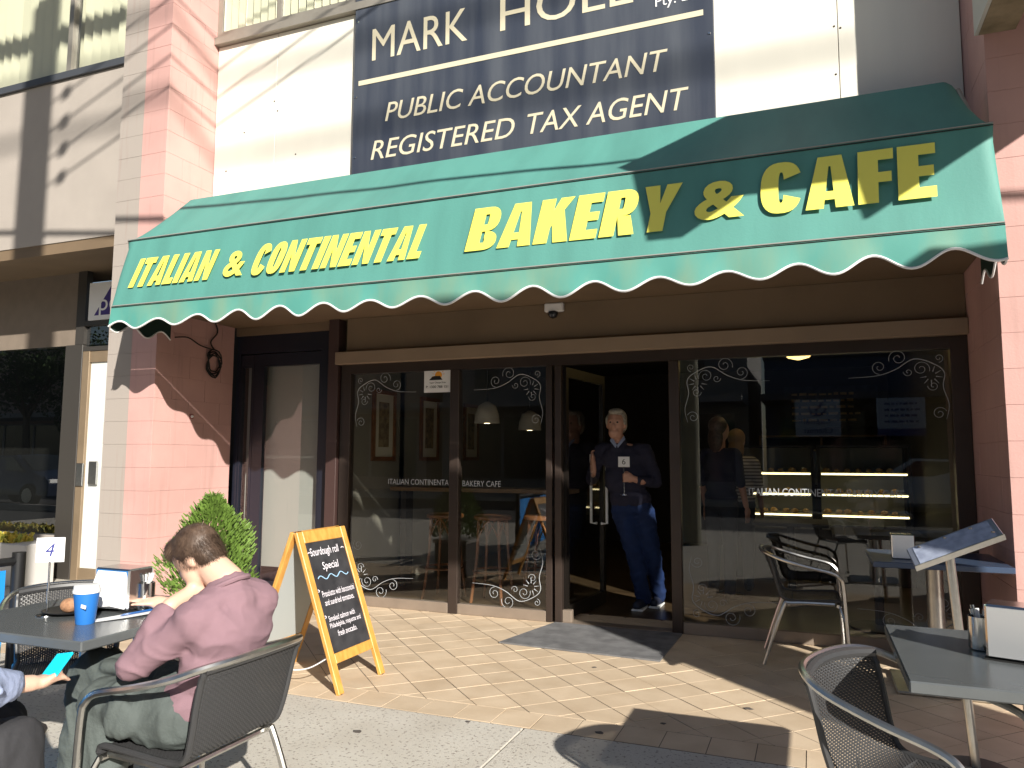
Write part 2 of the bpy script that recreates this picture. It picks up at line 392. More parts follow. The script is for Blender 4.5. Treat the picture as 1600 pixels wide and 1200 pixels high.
# cream panels over the awning
px = [XL+.003, -4.539, -3.34, -2.14, -.94, .262, 1.002]
for a, b in zip(px[:-1], px[1:]):
    ob('wall_panel', MB().cbox(a+.002, b-.002, YW, YW+.03, 2.62, 5.262, .003), CREAM, bld)
for (x, z) in [(-4.56, 4.6), (-4.52, 4.5), (-4.9, 4.35), (.24, 4.3), (.28, 4.28), (.24, 3.95), (-5.1, 4.0), (-4.3, 4.05)]:
    ob('screw', MB().lathe([(.008, 0), (.006, .004)], (x, YW, z), 8, Matrix.Rotation(R(90), 3, 'X')), BRONZE, bld)
ob('wall_core', MB().box(XL+.003, XR, YW+.032, YW+.3, 2.60, 5.262), CREAM, bld)
# upper window
uw = ob('upper_window', MB().box(XL+.003, 1.0, YW-.06, YW+.03, 5.265, 5.335).box(XL+.003, 1.0, YW-.025, YW+.03, 5.337, 5.40).box(XL+.003, XL+.06, YW-.022, YW+.03, 5.402, 6.6), ALU2 if False else mat('aged_aluminium', (.36, .33, .28), .45, .4, var=.15, scale=6), bld)
for xm in (-4.55, -3.3): ob('mullion', MB().box(xm, xm+.045, YW-.02, YW+.03, 5.402, 6.6), MATS['aged_aluminium'], uw)
ob('pane', MB().quad((XL+.06, YW-.002, 5.4), (0, YW-.002, 5.4), (0, YW-.002, 6.6), (XL+.06, YW-.002, 6.6)), GLASSU, uw)
BL = mat('cream_blind', (.66, .62, .46), .8)
sl = MB().box(-.045, .045, -.001, .001, 0, 1.15).mesh('blind_slat'); sl.materials.append(BL)
x = XL+.1
while x < -2.6:
    o = link(bpy.data.objects.new('blind_slat', sl), uw); o.location = (x, YW+.0, 5.42); o.location.y = YW+.022; o.rotation_euler = (0, 0, R(random.uniform(28, 40))); x += .088
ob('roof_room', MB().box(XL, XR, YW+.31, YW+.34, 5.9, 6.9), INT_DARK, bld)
# soffit, brown fascia over the shopfront
ob('soffit', MB().box(XL+.003, 1.0, 4.935, YS+.05, 2.56, 2.598), SOFFIT, bld)
ob('fascia_board', MB().box(-3.93, 1.002, YS-.03, YS+.02, 2.25, 2.558), SOFFIT, bld)
ob('fascia_board', MB().box(XL+.003, -4.02, YS+.02, YS+.05, 2.48, 2.558), SOFFIT, bld)
# interior shell
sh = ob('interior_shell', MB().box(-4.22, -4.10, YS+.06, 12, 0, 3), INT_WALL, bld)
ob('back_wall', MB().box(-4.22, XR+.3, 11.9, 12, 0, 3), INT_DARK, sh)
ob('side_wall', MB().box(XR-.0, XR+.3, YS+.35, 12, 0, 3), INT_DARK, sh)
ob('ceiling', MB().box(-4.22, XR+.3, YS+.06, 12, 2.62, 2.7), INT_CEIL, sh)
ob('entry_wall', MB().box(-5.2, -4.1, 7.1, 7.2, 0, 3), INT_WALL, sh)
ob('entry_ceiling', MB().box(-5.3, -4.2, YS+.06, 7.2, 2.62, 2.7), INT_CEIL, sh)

# ------------------------------------------------------------------ shopfront
sf = thing('shopfront', 'bronze framed glass shopfront of the cafe with etched scrollwork', 'shopfront', (0, 0, 0))
ob('head_beam', MB().cbox(-4.01, 1.002, YS-.10, YS-.032, 2.135, 2.247, .004), mat('brown_beam', (.31, .23, .16), .5, var=.1, scale=3), sf)
ob('head_rail', MB().box(-3.88, 1.002, YS-.028, YS+.05, 2.05, 2.245), BRONZE, sf)
def post(x0, x1, name='mullion', y0=YS-.03, y1=YS+.05, z1=2.05): return ob(name, MB().cbox(x0, x1, y0, y1, .0, z1, .003), BRONZE, sf)
post(-3.985, -3.88, 'jamb', z1=2.134); post(-2.875, -2.79); post(-2.005, -1.955); post(-1.93, -1.875, 'door_jamb'); post(-1.008, -.93); post(.895, 1.002, 'jamb', z1=2.134)
post(-4.11, -4.0, 'timber_post', YS-.06, YS+.06, 2.558).data.materials[0] = mat('maroon_post', (.055, .030, .027), .45)
for a, b in ((-3.878, -2.877), (-2.788, -2.007), (-.928, .893)):
    ob('base_rail', MB().cbox(a, b, YS-.028, YS+.045, .0, .085, .004), mat('sill_aluminium', (.30, .24, .19), .45, .3, var=.15, scale=6), sf)
    ob('pane', MB().quad((a, YS, .08), (b, YS, .08), (b, YS, 2.06), (a, YS, 2.06)), GLASS, sf)
ob('door_hinge_block', MB().cbox(-1.875, -1.80, YS-.01, YS+.05, .0, .10, .004), MATS['sill_aluminium'], sf)
ob('threshold', MB().cbox(-1.873, -1.01, YS-.05, YS+.08, -.004, .012, .004), MATS['sill_aluminium'], sf)
def swirl(c, r, a0, turns, sgn=1, n=26):
    return [Vector((c[0]+sgn*r*(1-.82*i/n)*math.cos(R(a0)+2*math.pi*turns*i/n), YS-.003, c[1]+r*(1-.82*i/n)*math.sin(R(a0)+2*math.pi*turns*i/n))) for i in range(n+1)]
def scroll(cx, cz, sx, sz):
    mb = MB(); P = lambda x, z: (cx+sx*x, YS-.003, cz+sz*z)
    mb.tube(smooth_path([P(.02, .40), P(.0, .30), P(.03, .18), P(.02, .08), P(.08, .02), P(.2, -.02), P(.32, .05), P(.44, .09), P(.62, .10)]), [.0012+.0022*math.sin(math.pi*i/48) for i in range(49)], 5)
    for (x, z, r, a, tn) in ((.06, .36, .045, 200, 1.4), (.16, .05, .055, 160, 1.5), (.30, -.03, .06, 20, -1.5), (.42, .03, .05, 90, -1.4), (.09, .17, .035, 0, 1.3), (.24, .07, .03, 0, 1.2), (.05, -.02, .03, 90, 1.3)):
        mb.tube([Vector((cx+sx*(q.x-0), q.y, cz+sz*q.z)) for q in swirl((x, z), r, a, tn)], .0019, 5)
    for k_ in range(7):
        a = R(40*k_+10); mb.tube([P(.1+.03*math.cos(a), .1+.03*math.sin(a)), P(.1+.07*math.cos(a), .1+.07*math.sin(a))], [.004, .001], 5)
    ob('etched_scroll', mb, FROST, sf)
scroll(-3.84, 1.97, 1, -1); scroll(-2.04, 1.97, -1, -1); scroll(-2.04, .16, -1, 1); scroll(-3.84, .16, 1, 1)
scroll(-.89, 1.97, 1, -1); scroll(.88, 1.97, -1, -1); scroll(-.88, .17, 1, 1); scroll(.88, .17, -1, 1)
text('window_lettering', 'ITALIAN CONTINENTAL', FROST, sf, (-3.483, YS-.003, 1.06), (1, 0, 0), (0, 0, 1), .62, .048, ext=0)
text('window_lettering', 'BAKERY CAFE', FROST, sf, (-2.76, YS-.003, 1.055), (1, 0, 0), (0, 0, 1), .35, .048, ext=0)
text('window_lettering', 'ITALIAN CONTINENTAL BAKERY CAFE', FROST, sf, (-.438, YS-.003, 1.03), (1, 0, 0), (0, 0, 1), 1.02, .055, ext=0)
# solar company sticker
st = ob('sticker', MB().box(-3.14, -2.885, YS-.006, YS-.002, 1.86, 2.08), PAPER, sf)
OR = mat('sticker_orange', (.85, .36, .03), .6)
ob('sun_mark', MB().lathe([(.034, 0), (.034, .001)], (-3.0, YS-.0065, 2.01), 20, Matrix.Rotation(R(90), 3, 'X')), OR, st)
rays = MB()
for k in range(8):
    a = R(10+k*26); c, s = math.cos(a), math.sin(a); rays.tube([(-3.0+.044*c, YS-.007, 2.01+.044*s), (-3.0+.06*c, YS-.007, 2.01+.06*s)], .0025, 4)
ob('sun_rays', rays, OR, st)
ob('panel_mark', MB().prism([(-3.09, YS-.0075, 1.968), (-2.96, YS-.0075, 1.968), (-2.985, YS-.0075, 2.003), (-3.055, YS-.0075, 2.003)], (0, -.001, 0)), BLACK, st)
text('sticker_text', 'Super Charged Solar', BLACK, st, (-3.085, YS-.0075, 1.935), (1, 0, 0), (0, 0, 1), .16, .018, ext=0, off=.01)
text('sticker_text', 'P: 1300 788 151', BLACK, st, (-3.12, YS-.0075, 1.898), (1, 0, 0), (0, 0, 1), .215, .022, ext=0, off=.01)
# open glass door leaf
th_ = R(83); dl = thing('glass_door', 'open glass door leaf with long white pull handles', 'door', (-1.868, YS+.03, 0), th_)
ob('frame', MB().box(0, .05, -.02, .02, .02, 2.04).box(.80, .85, -.02, .02, .02, 2.04).box(.05, .8, -.02, .02, .02, .12).box(.05, .8, -.02, .02, 1.96, 2.04), mat('dark_bronze', (.014, .011, .009), .4, .3), dl)
ob('pane', MB().quad((.05, 0, .12), (.8, 0, .12), (.8, 0, 1.96), (.05, 0, 1.96)), GLASS, dl)
for s in (-1, 1):
    ob('pull_handle', MB().tube([(.74, .02*s, 1.33), (.74, .075*s, 1.33), (.74, .075*s, .72), (.74, .02*s, .72)], .013, 8), mat('white_enamel', (.75, .75, .75), .3), dl)
# dark blue side door
bd = thing('side_door', 'navy framed glass door left of the shopfront, blinds drawn inside', 'door')
ob('frame', MB().box(XL+.003, -4.11, YS+.045, YS+.12, 2.30, 2.479).box(-4.26, -4.112, YS+.04, YS+.12, .0, 2.30).box(XL+.003, XL+.05, YS+.04, YS+.12, 0, 2.3), BLKFRAME, bd)
for a, b, fl_, fr_w in ((XL+.05, -5.045, .02, .03), (-5.043, -4.262, .12, .02)):
    ob('leaf', MB().box(a+.001, a+fl_, YS+.05, YS+.1, .03, 2.29).box(b-fr_w, b-.001, YS+.05, YS+.1, .03, 2.29).box(a+fl_, b-fr_w, YS+.05, YS+.1, .03, .13).box(a+fl_, b-fr_w, YS+.05, YS+.1, 2.17, 2.29), BLKFRAME, bd)
    ob('pane', MB().quad((a+fl_, YS+.07, .13), (b-fr_w, YS+.07, .13), (b-fr_w, YS+.07, 2.17), (a+fl_, YS+.07, 2.17)), GLASS, bd)
    ob('roller_blind', MB().box(a+.005, b-.005, YS+.16, YS+.165, .25, 2.3), mat('grey_blind', (.34, .345, .32), .8), bd)
ob('step', MB().cbox(XL+.01, -4.115, YS+.0, YS+.15, -.02, .03, .005), mat('pale_step', (.55, .52, .46), .8), bd)

# ------------------------------------------------------------------ awning
aw = thing('awning', 'green canvas awning with yellow lettering and scalloped white trimmed valance', 'awning')
AX0, AX1 = -5.10, .93; RT = Vector((4.93, 3.53)); F1 = Vector((4.42, 3.035)); F2 = Vector((4.30, 2.47))
def endf(x, w=.14):
    d = min(x-AX0, AX1-x)
    return 1. if d >= w else math.sqrt(max(0, 1-((w-d)/w)**2))
def aw_pt(x, t):      # t 0..1 rear to fold1, 1..2 fold1 to fold2
    e = endf(x)
    if t <= 1:
        p = RT.lerp(F1, t); z = F1.y+(p.y-F1.y)*(.12+.88*e); y = p.x
        z += (.010*math.sin(x*2.1)+.004*math.sin(x*7.3+2*t))*math.sin(math.pi*t)-.024*math.sin(math.pi*t)*(.6+.4*abs(math.sin(math.pi*(x-AX0)/1.5)))
        return Vector((x, y, z))
    e2 = endf(x, .07); p = F1.lerp(F2, t-1); y = p.x+.045*(1-e2)*(2-t); z = p.y-.02*(1-e2)*(2-t)
    y += (.010*math.sin(x*1.7+1)+.004*math.sin(x*5.1))*math.sin(math.pi*(t-1))
    return Vector((x, y, z))
nx = 90; X_ = sorted(set([AX0+(AX1-AX0)*i/nx for i in range(nx+1)]+[AX0+q for q in (.005, .015, .03, .05, .09, .12, .16)]+[AX1-q for q in (.005, .015, .03, .05, .09, .12, .16)]))
def sheet(name, t0, t1, nt_, m):
    mb = MB(); n = nt_+1
    vs = [aw_pt(x, t0+(t1-t0)*j/nt_) for x in X_ for j in range(n)]
    mb.add(vs, [(i*n+j, i*n+j+1, (i+1)*n+j+1, (i+1)*n+j) for i in range(len(X_)-1) for j in range(nt_)])
    return ob(name, mb, m, aw, True)
sheet('top_cloth', 0, 1, 8, GREEN); sheet('front_cloth', 1, 2, 8, GREEN)
ob('rear_sun_block', MB().quad((AX0, 4.932, 2.56), (AX1, 4.932, 2.56), (AX1, 4.932, 3.03), (AX0, 4.932, 3.03)).quad((AX0+.15, 4.932, 3.03), (AX1-.15, 4.932, 3.03), (AX1-.15, 4.932, 3.5), (AX0+.15, 4.932, 3.5)), GREEN_SHADE, aw)  # sheet added to stop sun leaking in behind the awning
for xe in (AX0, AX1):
    ob('end_cloth', MB().add([aw_pt(xe, t/8) for t in range(0, 17)]+[Vector((xe, 4.93, 2.47))], [tuple(range(18))]), GREEN_SHADE, aw)
PER = .3813; PX0 = -5.00
def val_z(x): return 2.312+(.038+.006*math.sin(x*3.1))*math.cos(2*math.pi*(x-PX0)/PER+.25*math.sin(x*1.9))+.006*math.sin(x*1.3)
def val_y(x, t): return 4.297-.012*t+.010*t*math.sin(2*math.pi*(x-PX0)/PER+1)
mb = MB(); nv = 300; rows = 5
vs = []
for i in range(nv+1):
    x = AX0+(AX1-AX0)*i/nv
    for j in range(rows+1):
        t = j/rows; vs.append((x, val_y(x, t), 2.466+(val_z(x)-2.466)*t))
mb.add(vs, [(i*(rows+1)+j, i*(rows+1)+j+1, (i+1)*(rows+1)+j+1, (i+1)*(rows+1)+j) for i in range(nv) for j in range(rows)])
ob('valance', mb, GREENV, aw, True)
ob('valance_trim', MB().tube([(AX0+(AX1-AX0)*i/nv, val_y(AX0+(AX1-AX0)*i/nv, 1), val_z(AX0+(AX1-AX0)*i/nv)) for i in range(nv+1)], .0075, 6), WHITE, aw, True)
for xe in (AX0, AX1):
    vs = []
    for i in range(31):
        y = 4.30+.60*i/30
        for z in (2.47, 2.312+.038*math.cos(2*math.pi*(y-4.2)/.30)): vs.append((xe, y, z))
    ob('end_valance', MB().add(vs, [(2*i, 2*i+1, 2*i+3, 2*i+2) for i in range(30)]), GREEN_SHADE, aw)
    ob('valance_trim', MB().tube([(xe, 4.30+.60*i/30, 2.312+.038*math.cos(2*math.pi*(4.30+.6*i/30-4.2)/.30)) for i in range(31)], .006, 6), WHITE, aw)
for t, dz in ((1., .004), (2., .004)):
    ob('seam_piping', MB().tube([aw_pt(x, t)+Vector((0, -.004, dz)) for x in X_], .0042, 6), PIPING, aw, True)
    ob('seam_line', MB().tube([aw_pt(x, t)+Vector((0, -.005, dz-.013)) for x in X_], .003, 5), BLACK, aw, True)
fr = MB()
for x in (AX0+.06, -3.6, -2.1, -.6, AX1-.06):
    fr.tube([(x, 4.92, 3.46), (x, 4.44, 3.0), (x, 4.325, 2.48), (x, 4.9, 2.50)], .014, 8)
fr.tube([(AX0+.03, 4.325, 2.49), (AX1-.03, 4.325, 2.49)], .014, 8)
ob('frame', fr, mat('galvanised', (.35, .34, .32), .5, .6), aw)
def on_face(x, s):       # s metres up the front face from fold 2
    d = (F1-F2).normalized(); return Vector((x, F2.x+d.x*s-.019, F2.y+d.y*s))
dF = (F1-F2).normalized(); EY = Vector((0, dF.x, dF.y))
def ring(cx, cy, rx, ry, ix, iy, a0, a1, n=18, p=2.6):
    def se(a, r_x, r_y):
        c, q = math.cos(a), math.sin(a); return (cx+r_x*math.copysign(abs(c)**(2/p), c), cy+r_y*math.copysign(abs(q)**(2/p), q))
    out = []
    for i in range(n):
        t0, t1 = R(a0+(a1-a0)*i/n), R(a0+(a1-a0)*(i+1)/n)
        out.append([se(t0, rx, ry), se(t1, rx, ry), se(t1, ix, iy), se(t0, ix, iy)])
    return out
def rc(x0, y0, x1, y1): return [(x0, y0), (x1, y0), (x1, y1), (x0, y1)]
S_ = .31
GL = {
 'I': (S_, [rc(0, 0, S_, 1)]),
 'T': (.66, [rc(0, .80, .66, 1), rc(.175, 0, .485, .80)]),
 'L': (.53, [rc(0, 0, S_, 1), rc(S_, 0, .53, .20)]),
 'E': (.56, [rc(0, 0, S_, 1), rc(S_, 0, .56, .20), rc(S_, .40, .53, .59), rc(S_, .80, .56, 1)]),
 'F': (.54, [rc(0, 0, S_, 1), rc(S_, .38, .51, .57), rc(S_, .80, .54, 1)]),
 'N': (.74, [rc(0, 0, .27, 1), rc(.47, 0, .74, 1), [(.27, 1), (.27, .55), (.47, 0), (.47, .45)]]),
 'A': (.76, [[(0, 0), (.285, 0), (.365, .80), (.19, 1)], [(.475, 0), (.76, 0), (.57, 1), (.395, .80)], [(.19, 1), (.365, .80), (.395, .80), (.57, 1)], [(.301, .16), (.459, .16), (.443, .32), (.317, .32)]]),
 'K': (.74, [rc(0, 0, S_, 1), [(S_, .34), (.42, .52), (.72, 1), (.42, 1), (S_, .72)], [(.42, .52), (.345, .40), (.44, 0), (.76, 0), (.545, .72)]]),
 'Y': (.74, [rc(.215, 0, .525, .40), [(.215, .40), (.37, .40), (.37, .60), (.30, 1), (0, 1)], [(.37, .40), (.525, .40), (.74, 1), (.44, 1), (.37, .60)]]),
 'C': (.68, ring(.34, .5, .34, .5, .045, .30, 24, 336, 26)),
 'O': (.70, ring(.35, .5, .35, .5, .05, .31, 0, 360, 28)),
 'B': (.69, [rc(0, 0, S_, 1), rc(S_, .83, .39, 1), rc(S_, .43, .39, .59), rc(S_, 0, .39, .17)]+ring(.39, .715, .28, .285, .015, .125, -90, 90, 12, 2.3)+ring(.39, .215, .30, .215, .015, .055, -90, 90, 12, 2.3)),
 'R': (.71, [rc(0, 0, S_, 1), rc(S_, .83, .39, 1), rc(S_, .42, .39, .58), [(S_, .42), (.41, 0), (.72, 0), (.58, .42)]]+ring(.39, .71, .29, .29, .015, .125, -90, 90, 12, 2.3)),
}
def heavy(sx, parent, m, o, ex, ey, W, Hh, shear, gap=.07):
    tot = sum(GL[c][0] for c in sx)+gap*(len(sx)-1); k_ = (W-shear*Hh)/tot; nz = Vector(ex).cross(Vector(ey)).normalized(); x = 0
    for c in sx:
        wd, polys = GL[c]; mb = MB()
        for pl in polys:
            q = [Vector(o)+Vector(ex)*((x+p[0])*k_+shear*Hh*p[1])+Vector(ey)*(p[1]*Hh)+nz*.0 for p in pl]
            if len(pl) == 4 and (Vector(pl[0])-Vector(pl[1])).length < 1e-6: q = q[1:]
            mb.add(q, [tuple(range(len(q)))])
        me = mb.mesh('letter'); b = bmesh.new(); b.from_mesh(me); bmesh.ops.remove_doubles(b, verts=b.verts, dist=.0004)
        for f_ in b.faces:
            if f_.normal.dot(nz) < 0: f_.normal_flip()
        b.to_mesh(me); b.free(); me.materials.append(m)
        link(bpy.data.objects.new('letter', me), parent); x += wd+gap
def aword(s, x0, x1, z0, z1, sh, off):
    s0 = (z0-2.47)/dF.y; s1 = (z1-2.47)/dF.y
    if s == '&': text('letter', s, YELLOW, aw, on_face(x0, s0), (1, 0, 0), EY, x1-x0, s1-s0, shear=sh, off=.030, ext=0)
    else: heavy(s, aw, YELLOW, on_face(x0, s0), Vector((1, 0, 0)), EY, x1-x0, s1-s0, sh, .075 if sh > .2 else .06)
aword('ITALIAN', -4.955, -4.09, 2.613, 2.852, .28, .030)
aword('&', -4.02, -3.83, 2.618, 2.82, .15, .030)
aword('CONTINENTAL', -3.775, -2.30, 2.607, 2.85, .28, .030)
aword('BAKERY', -2.04, -.655, 2.617, 2.915, .16, .045)
aword('&', -.585, -.31, 2.655, 2.895, .1, .045)
aword('CAFE', -.225, .655, 2.648, 2.962, .03, .045)

# ------------------------------------------------------------------ accountant's board
sb = thing('accountant_signboard', 'navy accountant signboard with cream lettering above the awning', 'sign')
ob('board', MB().cbox(-3.66, -.568, YW-.05, YW-.003, 3.2, 5.75, .004), NAVY, sb)
yb = YW-.054
ob('rule', MB().box(-3.607, -.64, yb, YW-.0505, 4.548, 4.592), GOLDL, sb)
TX = lambda s, x0, x1, z0, z1, sh=0., off=0., m=GOLDL: text('lettering', s, m, sb, (x0, YW-.0505, z0), (1, 0, 0), (0, 0, 1), x1-x0, z1-z0, shear=sh, off=off, ext=.003)
TX('MARK', -3.475, -2.555, 4.755, 5.045); TX('HOLL', -2.26, -1.16, 4.765, 5.055)
TX('PUBLIC ACCOUNTANT', -3.33, -.905, 4.178, 4.345, .22); TX('REGISTERED', -3.465, -2.13, 3.852, 4.022, .22); TX('TAX AGENT', -2.02, -.757, 3.852, 4.022, .22)
TX('Pty. Ltd', -.99, -.66, 4.665, 4.77, 0, 0, PAPER)
for (x, z) in ((-3.63, 5.15), (-3.635, 4.45), (-.60, 4.40), (-.6, 5.1), (-3.63, 3.9)):
    ob('screw', MB().lathe([(.012, 0), (.008, .006)], (x, YW-.05, z), 10, Matrix.Rotation(R(90), 3, 'X')), STEEL, sb)

# ------------------------------------------------------------------ left neighbour
nb = thing('neighbour_shop', 'grey beige neighbouring shop left of the pink pillar', 'building')
YN = 5.02
ob('upper_wall', MB().box(-14, XL-.576, YN, YN+.2, 3.35, 5.0), GREYW, nb)
ob('soffit', MB().box(-14, XL-.576, YN+.01, YS+.4, 3.31, 3.349), SOFFIT, nb)
ob('drop_edge', MB().box(-14, XL-.576, YN+.002, YN+.14, 3.24, 3.309), SOFFIT, nb)
ob('fascia', MB().box(-14, -7.46, YS, YS+.1, 2.50, 3.31), mat('fascia_taupe', (.20, .16, .125), .7, var=.1), nb)
nw = ob('upper_window', MB().box(-14, XL-.58, YN-.03, YN+.08, 5.002, 5.07), mat('dark_sill', (.06, .065, .075), .5), nb)
for xm in (-6.75, -8.4): ob('mullion', MB().box(xm, xm+.06, YN, YN+.08, 5.072, 6.5), MATS['aged_aluminium'], nw)
ob('pane', MB().quad((-14, YN+.03, 5.07), (XL-.58, YN+.03, 5.07), (XL-.58, YN+.03, 6.5), (-14, YN+.03, 6.5)), GLASSU, nw)
x = -9.8
sl2 = MB().box(-.06, .06, -.001, .001, 0, 1.4).mesh('blind_slat'); sl2.materials.append(BL)
while x < XL-.65:
    o = link(bpy.data.objects.new('blind_slat', sl2), nw); o.location = (x, YN+.14, 5.09); o.rotation_euler = (0, 0, R(random.uniform(15, 35))); x += .118
ob('room_back', MB().box(-14, XL-.58, YN+.6, YN+.65, 5.0, 6.5), INT_DARK, nb)
ob('eave_wall', MB().box(-14, XL-.58, YN+.0, YN+.2, 6.5, 7), GREYW, nb)
DKM = mat('dark_mullion', (.045, .04, .035), .45)
ob('mullion', MB().cbox(-7.56, -7.30, YS-.03, YS+.06, .0, 2.499, .004), DKM, nb)
ob('pane', MB().quad((-14, YS, .45), (-7.56, YS, .45), (-7.56, YS, 2.5), (-14, YS, 2.5)), GLASSN, nb)
ob('stall_riser', MB().box(-14, -7.56, YS-.01, YS+.1, 0, .45), GREYW, nb)
ob('room_back', MB().box(-14, XL-.6, YS+1.6, YS+1.65, 0, 3.3), INT_DARK, nb)
ob('room_floor', MB().box(-14, XL-.6, YS+.1, YS+1.6, -.03, 0), INT_DARK, nb)
TANF = mat('tan_aluminium', (.27, .20, .13), .45, .3, var=.1)
nd = ob('entry_door', MB().cbox(-7.29, -7.19, YS-.03, YS+.04, 0, 2.42, .003).cbox(-6.45, -5.84, YS-.03, YS+.04, 0, 2.42, .003).box(-7.19, -6.45, YS-.02, YS+.03, 0, .13).box(-7.19, -6.45, YS-.02, YS+.03, 2.30, 2.42), TANF, nb)
ob('pane', MB().box(-7.19, -6.45, YS+.0, YS+.006, .13, 2.30), mat('pale_door_panel', (.66, .68, .66), .35), nd)
ob('lock_plate', MB().cbox(-7.27, -7.17, YS-.05, YS-.031, .98, 1.22, .004), ALU, nd); ob('lock_plate', MB().cbox(-7.10, -6.98, YS-.04, YS-.021, 1.0, 1.24, .004), ALU, nd)
ob('transom', MB().box(-7.29, -5.84, YS-.03, YS+.04, 2.422, 2.47).box(-7.29, -5.84, YS-.03, YS+.04, 2.70, 2.75).box(-7.42, -7.292, YS-.03, YS+.04, 2.5, 3.31), DKM, nb)
ob('pane', MB().quad((-7.29, YS+.01, 2.47), (-5.84, YS+.01, 2.47), (-5.84, YS+.01, 2.70), (-7.29, YS+.01, 2.70)), GLASSN, nb)
ls = thing('neighbour_sign', 'white sign with purple triangle over the neighbouring door', 'sign')
ob('board', MB().box(-7.22, -5.9, YS-.05, YS-.032, 2.752, 3.16), PAPER, ls)
PUR = mat('purple_print', (.055, .035, .20), .5)
ob('triangle', MB().prism([(-7.13, YS-.0505, 2.80), (-6.3, YS-.0505, 2.80), (-6.72, YS-.0505, 3.35)], (0, -.002, 0)), PUR, ls)
text('lettering', 'pe', PAPER, ls, (-7.06, YS-.053, 2.79), (1, 0, 0), (0, 0, 1), .27, .18, ext=.001)

# ------------------------------------------------------------------ right neighbour: canopy end and an unseen added porch that shade the front
rn = thing('neighbour_canopy', 'timber lined end of the neighbouring canopy above the right pillar', 'canopy')
TIMB = mat('weathered_ply', (.30, .24, .15), .7, c2=(.17, .14, .08), scale=7)
ob('end_fascia', MB().prism([(.955, 2.6, 3.745), (.955, 4.86, 3.745), (.955, 4.86, 4.12), (.955, 4.2, 4.14), (.955, 4.0, 4.44), (.955, 2.6, 4.44)], (.02, 0, 0)), mat('pale_fascia', (.50, .50, .46), .6), rn)
for i, (a, b) in enumerate(((2.6, 3.35), (3.354, 4.10), (4.104, 4.86))): ob('lining_board', MB().box(.977, 1.16, a, b, 3.745, 3.76), TIMB, rn)
ob('inner_beam', MB().box(1.14, 1.16, 2.6, 4.86, 3.762, 4.0), TIMB, rn)
ob('deck', MB().box(.977, 2.14, 2.6, 4.86, 4.0, 4.10), INT_DARK, rn)
ob('far_fascia', MB().box(2.12, 2.14, 2.6, 4.86, 3.75, 3.999), MATS['pale_fascia'], rn)
pc = thing('sun_blocker', 'pink porch pillar and sloping board, unseen, added to cast shade from the right', 'blocker')
ob('pillar', MB().cbox(3.25, 3.97, 1.17, 1.77, 0, 4.10, .006), PINK, pc)  # unseen pillar, added to cast the dark band across the tiles
ob('shade_board', MB().prism([(3.25, 1.165, 3.80), (3.25, .94, 3.83), (3.25, .07, 4.34), (3.25, -1.0, 5.06), (3.25, -1.0, 5.95), (3.25, .07, 5.14), (3.25, .94, 4.50), (3.25, 1.165, 4.32)], (.05, 0, 0)), GREYW, pc)  # unseen board, sloped to keep sun off the shop window

